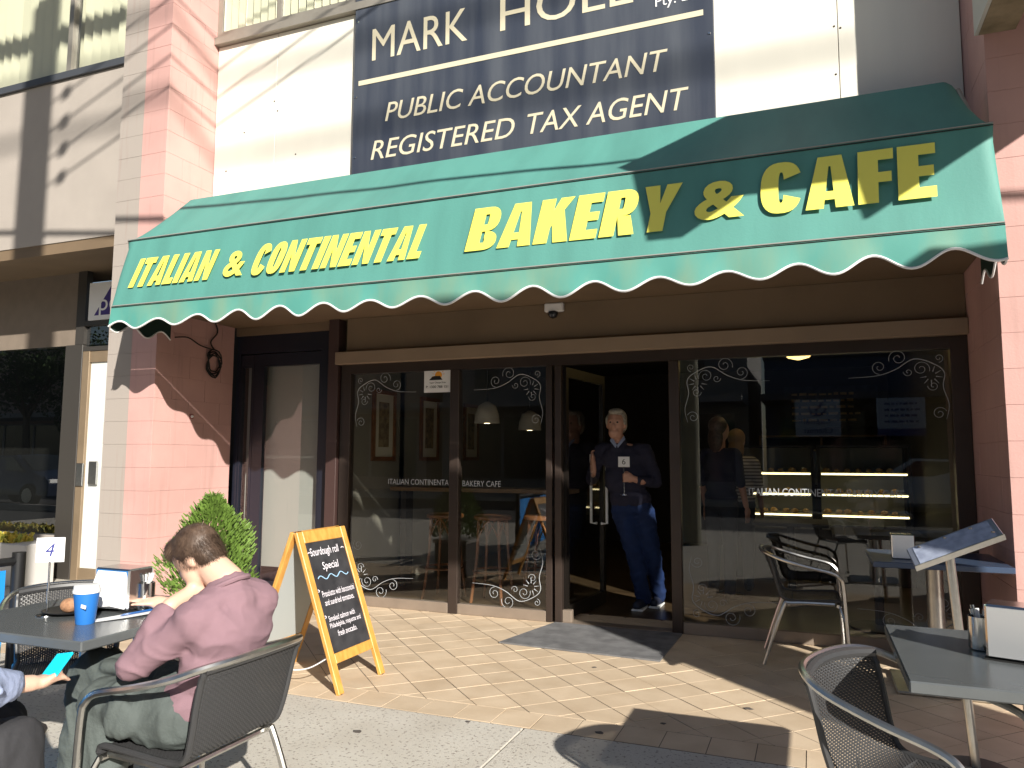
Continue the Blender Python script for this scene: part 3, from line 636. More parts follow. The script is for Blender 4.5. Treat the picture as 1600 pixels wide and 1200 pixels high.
# ------------------------------------------------------------------ chairs
def weave(P, nu, nv, wu, wv):
    """woven sheet: P(u,v)->(point, normal); flat strands over and under"""
    mb = MB(); N = 2*nu
    def strand(along_u, k, cnt, half, n):
        vs = []
        for i in range(n+1):
            a = i/n
            u, v = (a, (k+.5)/cnt) if along_u else ((k+.5)/cnt, a)
            h = .0016*math.cos(math.pi*(a*(nv if not along_u else nu))+math.pi*k+(0 if along_u else math.pi))
            d = half
            (p0, n0) = P(u, v-d) if along_u else P(u-d, v)
            (p1, n1) = P(u, v+d) if along_u else P(u+d, v)
            vs += [p0+n0*h, p1+n1*h]
        mb.add(vs, [(2*i, 2*i+1, 2*i+3, 2*i+2) for i in range(n)])
    for k in range(nv): strand(True, k, nv, wv, nu)
    for k in range(nu): strand(False, k, nu, wu, nv)
    return mb
def make_chair():
    t = thing('cafe_chair', 'x', 'chair')
    # one bent tube: front leg, arm, round the back, other arm, other front leg
    half = [(.25, .275, 0), (.235, .275, .30), (.222, .275, .55), (.205, .275, .605), (.15, .275, .640), (.0, .277, .672), (-.15, .272, .712), (-.235, .235, .742), (-.285, .15, .757), (-.30, 0, .762)]
    path = smooth_path(half+[(x, -y, z) for (x, y, z) in half[-2::-1]], 5)
    ob('arm_tube', MB().tube(path, .0125, 8), ALU, t, True)
    for s in (-1, 1):
        ob('rear_leg', MB().tube(smooth_path([(.17, .20*s, .425), (-.10, .21*s, .42), (-.16, .215*s, .38), (-.29, .235*s, 0)], 5), .0125, 8), ALU, t, True)
        ob('foot_cap', MB().lathe([(.015, 0), (.015, .025)], (.25, .275*s, -.001), 8), RUBBER, t)
        ob('side_rail', MB().tube([(.236, .262*s, .30), (.20, .215*s, .415)], .008, 6), ALU, t)
    ob('cross_bar', MB().tube([(.19, -.22, .415), (.19, .22, .415)], .011, 8), ALU, t)
    ob('cross_bar', MB().tube([(-.12, -.21, .413), (-.12, .21, .413)], .011, 8), ALU, t)
    prof = smooth_path([(.215, .0, .425), (.20, 0, .447), (.10, 0, .445), (-.08, 0, .436), (-.165, 0, .452), (-.205, 0, .52), (-.245, 0, .64), (-.285, 0, .745)], 6)
    cum = [0]
    for a, b in zip(prof[:-1], prof[1:]): cum.append(cum[-1]+(b-a).length)
    def P(u, v):
        u = min(max(u, 0), 1); v = min(max(v, 0), 1)
        d = u*cum[-1]; i = 0
        while i < len(cum)-2 and cum[i+1] < d: i += 1
        q = prof[i].lerp(prof[i+1], (d-cum[i])/(cum[i+1]-cum[i])); tg = (prof[i+1]-prof[i]).normalized()
        y = (v-.5)*2; hw = .205 if u < .5 else .205+.02*math.sin((u-.5)*math.pi)
        bow = .045*max(0, (u-.45)/.55)*(y*y)
        return Vector((q.x+bow, y*hw, q.z-.012*(1-y*y)*(1 if u < .45 else 0)-.012*y*y*(u > .95))), Vector((-tg.z, 0, tg.x))
    ob('woven_seat_and_back', weave(P, 92, 46, .0040, .0080), WICK, t)['kind'] = 'stuff'
    for v in (0., 1.):
        ob('edge_band', MB().tube([P(i/40, v)[0] for i in range(41)], .011, 8), WICK, t, True)
    ob('edge_band', MB().tube([P(0, j/12)[0] for j in range(13)], .012, 8), WICK, t, True)
    ob('edge_band', MB().tube([P(1, j/12)[0]+Vector((0, 0, .006)) for j in range(13)], .017, 8), WICK, t, True)
    return t
CH = 'woven cafe chairs with aluminium arms'
chair = make_chair()
def put(o, x, y, a, label, k=.93): o.scale = (k, k, k); o.location = (x, y, 0); o.rotation_euler = (0, 0, R(a)); o['label'] = label; o['group'] = CH
put(chair, -1.86, 1.97, 179, 'black woven chair the man in the mauve jumper sits on')
put(copy_tree(chair), .26, 2.44, -28, 'empty black woven chair in the foreground pushed up to the right table')
put(copy_tree(chair), -.06, 5.40, 2, 'empty black woven chair standing against the right shop window')
put(copy_tree(chair), -3.02, 2.42, -40, 'black woven chair on the far side of the left table')
put(copy_tree(chair), -2.44, 1.33, 48, 'black woven chair under the person at the left edge')
del CH

# ------------------------------------------------------------------ tables
def make_table(name, label, x0, x1, y0, y1, rz=0, group='square cafe tables', top=TABLE):
    cx, cy = (x0+x1)/2, (y0+y1)/2; t = thing(name, label, 'table', (cx, cy, 0), R(rz), group); a, b = (x1-x0)/2, (y1-y0)/2
    ob('table_top', MB().cbox(-a, a, -b, b, .698, .73, .004), top, t)
    ob('column', MB().lathe([(.05, .02), (.045, .04), (.045, .66), (.06, .69)], (0, 0, 0), 20), ALU, t, True)
    ob('top_bracket', MB().cbox(-.16, .16, -.16, .16, .685, .697, .003), BLACK, t)
    ob('base', MB().cbox(-.24, .24, -.24, .24, .004, .02, .005), ALU, t)
    for sx in (-1, 1):
        for sy in (-1, 1): ob('foot', MB().lathe([(.02, 0), (.02, .006)], (.21*sx, .21*sy, 0), 8), RUBBER, t)
    return t
make_table('cafe_table', 'grey cafe table with napkin dispenser in the right foreground', .215, .95, 2.25, 2.975)
make_table('cafe_table', 'grey cafe table with blue cup and number four stand', -2.815, -2.11, 1.727, 2.43, 1)
make_table('cafe_table', 'shaded cafe table against the window behind the menu stand', .30, .98, 4.74, 5.38, 0, top=mat('shaded_grey_top', (.05, .075, .13), .3))  # top colour made darker and bluer to stand in for shadow

# ------------------------------------------------------------------ things on the tables
def dispenser(loc, rz, label):
    t = thing('napkin_dispenser', label, 'dispenser', loc, R(rz), 'steel napkin dispensers')
    ob('case', MB().cbox(-.055, .055, -.085, .085, .004, .155, .006), STEEL, t)
    ob('face_plate', MB().prism([(.0555, -.078, .012), (.0555, .078, .012), (.0555, .078, .148), (.0555, -.078, .148)], (.006, 0, 0)), mat('polished_face', (.86, .86, .86), .42, .75), t)
    ob('napkin', MB().add([(-.0555, -.07, .012), (-.0555, .07, .012), (-.0555, .07, .145), (-.0555, -.07, .145), (-.10, -.05, .03), (-.105, .05, .02), (-.085, .055, .11), (-.08, -.05, .12)], [(0, 1, 2, 3), (4, 7, 6, 5), (0, 4, 5, 1), (1, 5, 6, 2), (2, 6, 7, 3), (3, 7, 4, 0)]), PAPER, t)
    ob('base', MB().box(-.06, .062, -.09, .09, 0, .0035), RUBBER, t)
def tin(loc, label, items):
    t = thing('cutlery_tin', label, 'tin', loc, 0, 'steel cutlery tins')
    ob('cup', MB().lathe([(.034, 0), (.038, .004), (.038, .098), (.036, .098), (.035, .01)], (0, 0, 0), 24), STEEL, t, True)
    for k in range(items):
        a = 2.4*k; x, y = .02*math.cos(a), .02*math.sin(a); q = Vector((x*.3, y*.3, .02)); e = Vector((x*1.4, y*1.4, .125+.012*math.sin(k*3)))
        if k % 3 == 0: ob('sugar_stick', MB().tube([q, e], .006, 6), PAPER, t)
        else: ob('spoon', MB().tube([q, e], [.0028, .0055], 6), STEEL, t)
dispenser((.545, 2.60, .73), -108, 'steel napkin dispenser on the right foreground table')
tin((.462, 2.70, .73), 'steel cutlery tin on the right foreground table', 7)
dispenser((-2.42, 2.16, .73), 90, 'steel napkin dispenser with napkins on the left table')
tin((-2.345, 2.185, .73), 'steel tin of spoons and sugar on the left table', 9)
t = thing('napkin_dispenser', 'white faced napkin holder on the shaded table by the window', 'dispenser', (.47, 4.95, .73), 0, 'steel napkin dispensers')
ob('case', MB().cbox(-.06, .06, -.05, .05, 0, .14, .005), STEEL, t); ob('face_plate', MB().cbox(-.055, .055, -.056, -.051, .005, .135, .002), PAPER, t)
t = thing('paper_cup', 'blue takeaway coffee cup with white lid', 'cup', (-2.325, 1.925, .73))
ob('cup', MB().lathe([(.028, 0), (.030, .003), (.0405, .105)], (0, 0, 0), 28), BLUEC, t, True)
ob('lid', MB().lathe([(.043, .104), (.0435, .112), (.041, .116), (.040, .128), (.036, .130)], (0, 0, 0), 28), WHITE, t, True)
ob('logo', MB().box(.012, .034, -.0375, -.0355, .062, .074, Matrix.Rotation(R(8), 4, 'Y')), PAPER, t)
t = thing('plate', 'black plate holding a half eaten muffin', 'plate', (-2.525, 2.03, .73))
ob('dish', MB().lathe([(.05, 0), (.06, .003), (.095, .014), (.092, .016), (.055, .006)], (0, 0, 0), 28), BLACK, t, True)
t = thing('muffin', 'half eaten muffin on the black plate', 'muffin', (-2.515, 2.015, .736))
blob('crumb', [('e', (0, 0, .025), (.034, .03, .026)), ('e', (.015, .01, .03), (.02, .02, .02))], mat('muffin', (.42, .22, .12), .9, var=.4, scale=60, bump=.5), t, .005, 2)
def number_stand(loc, digit, label, h=.30, w=.10, rz=0, ital=.0):
    t = thing('number_stand', label, 'number stand', loc, R(rz))
    ob('base', MB().lathe([(.035, 0), (.034, .004), (.006, .008)], (0, 0, 0), 20), STEEL, t, True)
    ob('rod', MB().tube([(0, 0, .006), (0, 0, h-.085)], .0035, 8), STEEL, t)
    ob('card', MB().cbox(-w/2, w/2, -.002, .002, h-.088, h, .001), PAPER, t)
    text('digit', digit, mat('navy_ink', (.02, .03, .22), .5) if ital else BLACK, t, (-.016, -.0025, h-.066), (1, 0, 0), (0, 0, 1), .03, .046, shear=ital, off=.0, ext=0)
    return t
number_stand((-2.565, 1.965, .73), '4', 'table number four stand on the left table', .275, .092, 38, .25)
t = thing('brochure', 'blue and white folded paper lying on the left table', 'paper', (-2.28, 2.05, .731), R(62))
ob('sheet', MB().add([(-.15, -.03, .0), (-.13, .02, .0), (.0, .035, .004), (.15, .045, .012), (.15, -.02, .010), (0, -.03, .003)], [(0, 1, 2, 5), (5, 2, 3, 4)]), PAPER, t)
ob('blue_band', MB().add([(-.02, .0, .006), (.0, .032, .0065), (.15, .045, .0145), (.15, .012, .0135)], [(0, 1, 2, 3)]), BLUEC, t)

# ------------------------------------------------------------------ menu stand
t = thing('menu_stand', 'aluminium menu lectern with tilted display tray', 'menu stand', (.60, 3.80, 0))
ob('base', MB().lathe([(.14, 0), (.14, .008), (.03, .016)], (0, 0, 0), 28), mat('dark_base', (.05, .05, .05), .5), t, True)
ob('post', MB().tube([(0, 0, .012), (-.06, .0, .905)], .019, 12), ALU, t, True)
Mt = Matrix.Translation((-.045, 0, .93)) @ Matrix.Diagonal((.82, .82, 1, 1)) @ Matrix.Rotation(R(-20), 4, 'Y') @ Matrix.Rotation(R(24), 4, 'X')
TR = mat('blue_silver_tray', (.36, .40, .52), .3, .6, var=.15, scale=14)
ob('tray', MB().cbox(-.21, .23, -.085, .085, -.008, .008, .004, Mt), TR, t)
ob('lip', MB().box(-.21, .23, -.091, -.086, -.008, .018, Mt), ALU, t)
ob('menu_sheet', MB().box(-.18, .20, -.07, .07, .0085, .010, Mt), mat('menu_print', (.42, .47, .60), .35, c2=(.30, .34, .46), scale=30), t)
for (x, y) in ((-.15, .05), (-.02, .05), (.11, .05), (.19, -.04)): ob('stud', MB().lathe([(.008, .008), (.008, .014)], Mt @ Vector((x, y, .004)), 8), STEEL, t)

# ------------------------------------------------------------------ A-frame chalkboard
t = thing('chalkboard_sign', 'orange timber A-frame chalkboard with sourdough roll special', 'sign', (0, 0, 0))
TOPX, TOPZ = -2.775, .865
def board(sgn, parent):
    # local frame: b = bottom centre, up vector, across = +Y
    b = Vector((-2.447 if sgn > 0 else -3.10, 3.86, 0)); tp = Vector((TOPX+.012*sgn, 3.86, TOPZ)); u_ = (tp-b); L = u_.length; u_.normalize(); n_ = Vector((0, 1, 0)).cross(u_)*1.
    if n_.x*sgn < 0: n_ = -n_
    ex = Vector((0, 1, 0)) if sgn > 0 else Vector((0, -1, 0))
    M = Matrix(((ex.x, u_.x, n_.x, b.x), (ex.y, u_.y, n_.y, b.y), (ex.z, u_.z, n_.z, b.z), (0, 0, 0, 1)))
    f = ob('front_frame' if sgn > 0 else 'rear_frame', MB().cbox(-.24, -.19, .0, L, -.012, .012, .003, M).cbox(.19, .24, .0, L, -.012, .012, .003, M).cbox(-.189, .189, L-.07, L, -.011, .011, .003, M).cbox(-.189, .189, .16, .215, -.011, .011, .003, M), SIGNW, parent)
    ob('chalk_panel' if sgn > 0 else 'back_panel', MB().box(-.189, .189, .216, L-.071, -.005, .005, M), CHALK if sgn > 0 else GREYPANEL, f)
    if sgn < 0: return
    ob('back_face', MB().box(-.189, .189, .216, L-.071, -.0075, -.0055, M), GREYPANEL, f)
    P = lambda x, y: M @ Vector((x, y, .0055))
    def w_(s_, x, y, W, Hh, m=CHALKW, sh=.12): text('chalk_writing', s_, m, f, P(x, y), ex, u_, W, Hh, shear=sh, off=.004, ext=0)
    w_('Sourdough roll', -.16, .755, .28, .062); w_('Special', -.08, .668, .16, .058)
    ob('chalk_flourish', MB().tube([P(-.15+.3*i/30,   .638+.012*math.sin(i*.62)) for i in range(31)], .003, 5), CHALKB, f)
    for k_ in (0, 1): ob('chalk_dash', MB().tube([P(-.185+.33*k_, .79), P(-.17+.33*k_, .795), P(-.158+.33*k_, .789)], .003, 5), CHALKW, f)
    w_('Prosciutto with bocconcini', -.15, .528, .32, .036, sh=.05); w_('and sundried tomatoes.', -.145, .478, .29, .034, sh=.05)
    w_('Smoked salmon with', -.15, .388, .26, .032, sh=.05); w_('Philadelphia, roquette and', -.155, .342, .31, .036, sh=.05); w_('fresh avocado.', -.10, .297, .19, .034, sh=.05)
    for y in (.562, .412): ob('chalk_bullet', MB().tube([P(-.178, y), P(-.166, y+.008), P(-.178, y+.016)], .003, 5), CHALKW, f)
board(1, t); board(-1, t)
for yy in (3.66, 4.06): ob('hinge', MB().tube([(TOPX, yy-.03, TOPZ-.004), (TOPX, yy+.03, TOPZ-.004)], .008, 8), STEEL, t)
ob('stay_cord', MB().tube(smooth_path([(-2.53, 3.64, .19), (-2.66, 3.64, .12), (-2.8, 3.64, .10), (-2.93, 3.64, .13), (-3.04, 3.64, .19)], 5), .004, 6), PAPER, t)
for (x, y) in ((-2.447, 3.645), (-2.447, 4.075), (-3.10, 3.645), (-3.10, 4.075)): ob('foot_pad', MB().lathe([(.011, -.002), (.011, .006)], (x, y, 0), 8), RUBBER, t)

# ------------------------------------------------------------------ mat, camera, cable
t = ob('door_mat', MB().prism([(-2.084, 5.04, .002), (-.945, 4.98, .002), (-.93, 5.79, .002), (-1.92, 5.80, .002)], (0, 0, .010)), MAT_MAT, label='worn grey rubber backed mat at the cafe door', cat='mat')
t = thing('security_camera', 'small white dome security camera under the awning', 'camera', (-1.93, YS-.035, 2.545))
ob('housing', MB().cbox(-.07, .09, -.05, .0, -.06, .012, .008), WHITE, t); ob('dome', MB().lathe([(.006, -.115), (.03, -.105), (.04, -.085), (.04, -.06)], (0, -.03, 0), 18), mat('smoked_dome', (.02, .02, .025), .1), t, True)
t = thing('cable_coil', 'black cable coil hanging on the left pillar under the awning', 'cable', (XL+.02, 5.55, 2.2))
ob('coil', MB().tube([(.015+.01*math.sin(i*.7), .085*math.cos(2*math.pi*i/20)+.006*math.sin(i*1.3), .105*math.sin(2*math.pi*i/20)+.004*math.cos(i*2.1)-.02*(i//20)) for i in range(81)], .007, 6), RUBBER, t, True)
ob('lead', MB().tube(smooth_path([(.012, .0, .10), (.012, -.05, .17), (.012, .03, .27), (.012, .0, .36)], 5), .007, 6), RUBBER, t, True)
ob('lead', MB().tube(smooth_path([(.012, -.02, .10), (.012, -.18, .12), (.012, -.33, .17), (.012, -.48, .15)], 5), .006, 6), RUBBER, t, True)
t = thing('wall_tap', 'small square fitting screwed to the left pillar', 'fitting', (XL+.001, 5.33, 1.66)); ob('plate', MB().cbox(0, .008, -.022, .022, -.022, .022, .002), mat('fitting_red', (.30, .10, .09), .5), t); ob('cap', MB().lathe([(.013, 0), (.010, .012)], (.008, 0, 0), 12, Matrix.Rotation(R(90), 3, 'Y')), PAPER, t)

# ------------------------------------------------------------------ potted conifer, planter and barrier
t = thing('potted_conifer', 'bright green potted conifer behind the seated man', 'plant', (-3.70, 3.98, 0))
ob('pot', MB().cbox(-.19, .19, -.19, .19, 0, .36, .012), POT, t); ob('rim', MB().cbox(-.205, .205, -.205, .205, .361, .40, .006), STONEP, t)
ob('trunk', MB().tube([(0, 0, .36), (.01, 0, .6), (0, 0, 1.0)], [.02, .016, .006], 8), BARK, t)
lf = MB()
for i in range(5200):
    z = random.random()**.85; rr = (.215*math.sin(min(1, (1-z)*1.25+.05)*math.pi*.55))*(.55+.45*random.random()**.4)*(1+.16*math.sin(7*z+3*math.floor(random.random()*5)))
    a = random.random()*6.283; rr *= 1.15*(1+.18*math.sin(a*3+z*9)); p = Vector((rr*math.cos(a), rr*math.sin(a), .42+.60*z+random.gauss(0, .012))); d = Vector((math.cos(a), math.sin(a), .7+random.random()*.9)).normalized()
    s = d.cross(Vector((random.gauss(0, 1), random.gauss(0, 1), random.gauss(0, 1)))).normalized()*.0065; L = random.uniform(.022, .045)
    lf.add([p-s, p+s, p+d*L+s*.5, p+d*L-s*.5], [(0, 1, 2, 3)])
ob('crown', lf, LEAF, t)
t = thing('cafe_barrier', 'bright blue fabric cafe barrier with black posts at the left edge', 'barrier', (-3.6, 1.62, 0), R(86))
ob('fabric', MB().add([(-1.1+.055*i, .012*math.sin(i*1.1), z) for i in range(37) for z in (.12, .76)], [(2*i, 2*i+2, 2*i+3, 2*i+1) for i in range(36)]), BLUEF, t, True)
for x in (-1.13, .93): ob('post', MB().tube([(x, 0, .01), (x, 0, .84)], .03, 12), BLACK, t, True); ob('post_base', MB().lathe([(.16, 0), (.16, .01), (.05, .02)], (x, 0, 0), 20), BLACK, t)
ob('rail', MB().tube([(-1.13, 0, .80), (.93, 0, .80)], .02, 8), BLACK, t)
t = thing('flower_trough', 'white trough of yellow green flowers outside the neighbouring window', 'planter', (-8.0, 5.45, 0))
ob('trough', MB().cbox(-1.2, .75, -.16, .16, .0, .42, .01), mat('trough_white', (.50, .48, .46), .7), t)
fl = MB()
for i in range(900):
    p = Vector((random.uniform(-1.15, .5), random.uniform(-.13, .13), .42)); d = Vector((random.gauss(0, .4), random.gauss(0, .4), 1)).normalized()*random.uniform(.03, .10); s = Vector((random.gauss(0, 1), random.gauss(0, 1), .2)).normalized()*.012
    fl.add([p-s, p+s, p+d+s, p+d-s], [(0, 1, 2, 3)])
ob('foliage', fl, mat('flower_green', (.30, .34, .05), .6, c2=(.62, .42, .06), scale=14), t)

# ------------------------------------------------------------------ inside the cafe
def stool(x, y, label):
    t = thing('bar_stool', label, 'stool', (x, y, 0), 0, 'bentwood bar stools')
    ob('seat', MB().lathe([(.15, .735), (.175, .74), (.175, .765), (.16, .775)], (0, 0, 0), 28), BENTW, t, True)
    for k in range(4):
        a = R(45+90*k); c, s = math.cos(a), math.sin(a)
        ob('leg', MB().tube(smooth_path([(.14*c, .14*s, .74), (.155*c, .155*s, .4), (.21*c, .21*s, 0)], 4), .014, 8), BENTW, t, True)
        a2 = R(90*k); b0 = Vector((.152*math.cos(a), .152*math.sin(a), .55)); b1 = Vector((.152*math.cos(a+R(90)), .152*math.sin(a+R(90)), .55)); md = (b0+b1)/2; md.z = .725
        ob('brace', MB().tube(smooth_path([b0, b0.lerp(md, .6)+Vector((0, 0, .03)), md, b1.lerp(md, .6)+Vector((0, 0, .03)), b1], 4), .008, 6), BENTW, t, True)
    ob('foot_ring', MB().tube(arc((0, 0, .28), .178, 0, 342, 19, (1, 0, 0), (0, 1, 0)), .010, 6, closed=True), BENTW, t, True)
stool(-3.22, 6.45, 'bentwood bar stool nearest the side door behind the glass'); stool(-2.72, 6.42, 'bentwood bar stool behind the window mullion'); stool(-2.30, 6.6, 'bentwood bar stool nearest the entrance behind the glass')
t = thing('window_bar', 'timber bar bench behind the left window', 'bench', (0, 0, 0)); ob('bench_top', MB().cbox(-4.0, -2.1, 6.75, 7.1, .96, 1.0, .004), WOODB, t)
for x in (-3.9, -2.2): ob('bench_leg', MB().box(x-.03, x+.03, 6.85, 7.0, 0, .959), INT_DARK, t)
for i, (y, lab) in enumerate(((6.75, 'largest framed print on the left cafe wall'), (7.75, 'middle framed print on the left cafe wall'), (8.9, 'farthest framed print on the left cafe wall'))):
    t = thing('framed_print', lab, 'picture', (-4.098, y, 1.62))
    ob('frame', MB().box(0, .03, -.22, .22, -.36, -.32).box(0, .03, -.22, .22, .32, .36).box(0, .03, -.22, -.18, -.319, .319).box(0, .03, .18, .22, -.319, .319), BENTW, t)
    ob('mount', MB().box(0, .012, -.18, .18, -.319, .319), mat('mount_card', (.50, .46, .36), .8), t); ob('print', MB().box(.012, .014, -.10, .10, -.22, .24), mat('sepia_print', (.26, .19, .10), .8, c2=(.10, .07, .04), scale=18), t)
for i, (x, y, z, lab) in enumerate(((-2.93, 6.75, 1.74, 'pale pendant lamp nearest the window'), (-2.80, 7.6, 1.70, 'pale pendant lamp farther inside the cafe'))):
    t = thing('pendant_lamp', lab, 'lamp', (x, y, z)); ob('shade', MB().lathe([(.125, -.11), (.115, -.02), (.085, .06), (.02, .10)], (0, 0, 0), 24), mat('shade_cream', (.42, .38, .32), .7), t, True); ob('cord', MB().tube([(0, 0, .09), (0, 0, 2.62-z)], .004, 6), BLACK, t)
    ob('bulb', MB().lathe([(.03, -.112), (.03, -.1115)], (0, 0, 0), 12), DOWNL, t)
for i, (x, y, lab) in enumerate(((-.10, 8.7, 'lit dish ceiling lamp deeper inside the cafe'), (-.17, 7.4, 'lit dish ceiling lamp near the right window'))):
    t = thing('ceiling_lamp', lab, 'lamp', (x, y, 2.45)); ob('bowl', MB().lathe([(.02, -.085), (.11, -.06), (.17, .0), (.18, .02)], (0, 0, 0), 24), LAMPON, t, True); ob('stem', MB().tube([(0, 0, .02), (0, 0, .17)], .012, 8), BLACK, t)
for i, (x, y) in enumerate(((-1.75, 8.0), (-1.55, 9.2), (-.95, 8.4), (.1, 9.6), (.75, 9.0), (-2.6, 9.6))):
    t = thing('downlight', 'glowing recessed ceiling downlight, ' + ('nearest above the doorway', 'second behind the doorway', 'left of the dish lamps', 'behind the dish lamps', 'rightmost over the pastry cases', 'deep inside behind the left window')[i], 'lamp', (x, y, 2.619), 0, 'recessed downlights'); ob('lens', MB().lathe([(.045, -.006), (.045, -.001)], (0, 0, 0), 14), DOWNL, t); ob('rim', MB().lathe([(.06, -.003), (.06, -.0005)], (0, 0, 0), 14), WHITE, t)
def case(x0, x1, y0, y1, label):
    t = thing('display_case', label, 'display case', (0, 0, 0)); zt = 1.42
    ob('plinth', MB().box(x0, x1, y0, y1, 0, .55), INT_DARK, t)
    fr_ = MB()
    for x in (x0, x1-.03):
        for y in (y0, y1-.03): fr_.box(x, x+.03, y, y+.03, .55, zt)
    ob('frame', fr_.box(x0, x1, y0, y1, zt, zt+.025), BLACK, t)
    ob('front_glass', MB().quad((x0+.03, y0+.01, .56), (x1-.03, y0+.01, .56), (x1-.03, y0+.01, zt), (x0+.03, y0+.01, zt)), GLASSC, t)
    ob('back_board', MB().box(x0+.03, x1-.03, y1-.02, y1-.01, .56, zt), mat('case_back', (.30, .30, .26), .6), t)
    for z in (.70, .92, 1.14):
        ob('shelf', MB().box(x0+.035, x1-.035, y0+.03, y1-.03, z, z+.012), mat('shelf_cream', (.55, .50, .34), .4), t)
        ob('light_strip', MB().box(x0+.04, x1-.04, y0+.022, y0+.028, z-.012, z+.004), CASEL, t)
        ps = mat('pastry', (.50, .29, .10), .7, c2=(.66, .50, .28), scale=22)
        x = x0+.09
        while x < x1-.08:
            r_ = random.uniform(.03, .045)
            ob('pastry', MB().lathe([(r_*.6, 0), (r_, r_*.4), (r_*.85, r_*.9), (r_*.3, r_*1.25)], (x, y0+.1+random.uniform(-.02, .04), z+.0125), 9), ps, t, True); x += random.uniform(.085, .13)
case(-.84, .02, 8.75, 9.3, 'left lit glass case of pastries inside the cafe'); case(.05, .95, 8.75, 9.3, 'right lit glass case of pastries inside the cafe')
t = thing('menu_board', 'dark menu board with faint writing behind the cafe counter', 'menu board', (0, 0, 0)); ob('board', MB().box(-.35, .9, 11.85, 11.89, 1.75, 2.35), CHALK, t)
for i in range(5):          # unreadable chalk lines
    wl = MB(); x = -.25
    while x < .6: wd = random.uniform(.04, .13); wl.box(x, x+wd, 11.846, 11.849, 2.22-.095*i, 2.22-.095*i+random.uniform(.022, .04)); x += wd+.03
    ob('writing', wl, mat('chalk_warm', (.55, .40, .20), .8), t)['kind'] = 'stuff'
t = thing('back_shelves', 'warm timber shelves on the back wall of the cafe', 'shelf', (0, 0, 0))
for z in (.9, 1.25, 1.6): ob('shelf', MB().box(-.7, .95, 11.5, 11.88, z, z+.03), WOODB, t)
for x in (-.7, .12, .93): ob('upright', MB().box(x, x+.03, 11.5, 11.88, 0, 1.62), WOODB, t)
t = thing('coffee_machine', 'steel coffee machine on the counter behind the pastry cases', 'machine', (.3, 10.6, 0)); ob('bench', MB().box(-.9, .6, -.3, .3, 0, .95), INT_DARK, t); ob('body', MB().cbox(-.4, .4, -.22, .22, .951, 1.42, .02), STEEL, t); ob('rail', MB().tube([(-.38, -.24, 1.40), (.38, -.24, 1.40)], .012, 8), STEEL, t)
def cafe_table_in(x, y, label):
    t = thing('indoor_table', label, 'table', (x, y, 0), 0, 'dark indoor cafe tables'); ob('table_top', MB().cbox(-.32, .32, -.32, .32, .70, .73, .004), INT_DARK, t); ob('column', MB().tube([(0, 0, .02), (0, 0, .7)], .035, 10), BLACK, t); ob('base', MB().lathe([(.22, 0), (.22, .015), (.04, .03)], (0, 0, 0), 20), BLACK, t)
cafe_table_in(.45, 6.6, 'dark table just inside the right window'); cafe_table_in(-.2, 7.5, 'dark table in the middle of the cafe room')

# ------------------------------------------------------------------ people
V = Vector
def finger(root, mid, tip, r=.008): return [('c', root, mid, r, r*.92), ('c', mid, tip, r*.92, r*.75)]
# seated man, facing the left table, head bowed on his hand
pm = thing('person', 'person in mauve jumper and grey cargo trousers sitting with head bowed', 'person')
HC = V((-1.893, 1.972, .972)); hd = V((-.80, -.12, -.59)).normalized()     # face direction (down and away to the left)
hu = V((-.42, -.16, .80)); hu = (hu-hd*hu.dot(hd)).normalized(); hs = hd.cross(hu).normalized()
HM = Matrix((hs, hd, hu)).transposed()                                      # local x side, y face, z crown
HK = .80
hp = lambda x, y, z: HC+HM @ (V((x, y, z))*HK)
hq = HM.to_quaternion()
wr = V((-1.890, 1.865, .832)); el = V((-1.965, 1.80, .655)); shn = V((-1.785, 1.87, .79)); shf = V((-1.745, 2.085, .815))
body = [('e', hp(0, .0, .02), (0.0607, 0.0771, 0.0820), hq), ('e', hp(0, .035, -.05), (0.0476, 0.0508, 0.0615), hq), ('e', hp(0, .098, -.025), (0.0107, 0.0131, 0.0164), hq),
        ('c', hp(0, .07, -.105), hp(0, .05, -.10), .021, .024), ('e', hp(.073, -.012, -.012), (0.0082, 0.0164, 0.0254), hq), ('e', hp(-.073, -.012, -.012), (0.0082, 0.0164, 0.0254), hq),
        ('c', hp(0, -.03, -.06), V((-1.775, 1.985, .895)), .050, .056), ('c', V((-1.775, 1.985, .895)), V((-1.75, 1.99, .82)), .056, .066)]
palm = hp(.045, .06, -.115)
body += [('c', el.lerp(wr, .8), wr, .027, .024), ('c', wr, wr.lerp(palm, .55), .026, .030), ('e', wr.lerp(palm, .7), (.036, .03, .034))]
kn = wr.lerp(palm, .85)
for i in range(4):
    o_ = V((.012*i-.018, .014*i-.02, -.006*i)); body += finger(kn+o_, kn+o_+V((.012, .032, .018)), kn+o_+V((.036, .045, .020)), .0085)
body += finger(wr.lerp(palm, .45)+V((.01, -.02, .0)), wr.lerp(palm, .8)+V((.015, -.028, .024)), wr.lerp(palm, 1.)+V((.02, -.02, .045)), .0095)
fh = V((-2.25, 2.16, .765)); body += [('c', V((-2.10, 2.18, .755)), fh, .024, .026), ('e', fh+V((-.03, 0, 0)), (.04, .036, .017))]
for i in range(4): body += finger(fh+V((-.05, -.027+.018*i, 0)), fh+V((-.085, -.028+.018*i, .004)), fh+V((-.115, -.026+.017*i, -.006)), .0078)
body += finger(fh+V((-.01, -.03, 0)), fh+V((-.04, -.052, 0)), fh+V((-.065, -.056, -.004)), .0085)
body += [('c', V((-1.75, 1.99, .82)), shf, .05, .045), ('c', shf, V((-1.93, 2.20, .70)), .045, .038), ('c', V((-1.93, 2.20, .70)), V((-2.10, 2.18, .755)), .035, .024), ('c', V((-1.75, 1.99, .82)), shn, .05, .045), ('c', shn, el, .045, .036), ('c', el, el.lerp(wr, .8), .035, .027)]
blob('body', body, SKIN, pm, .0065, 4)
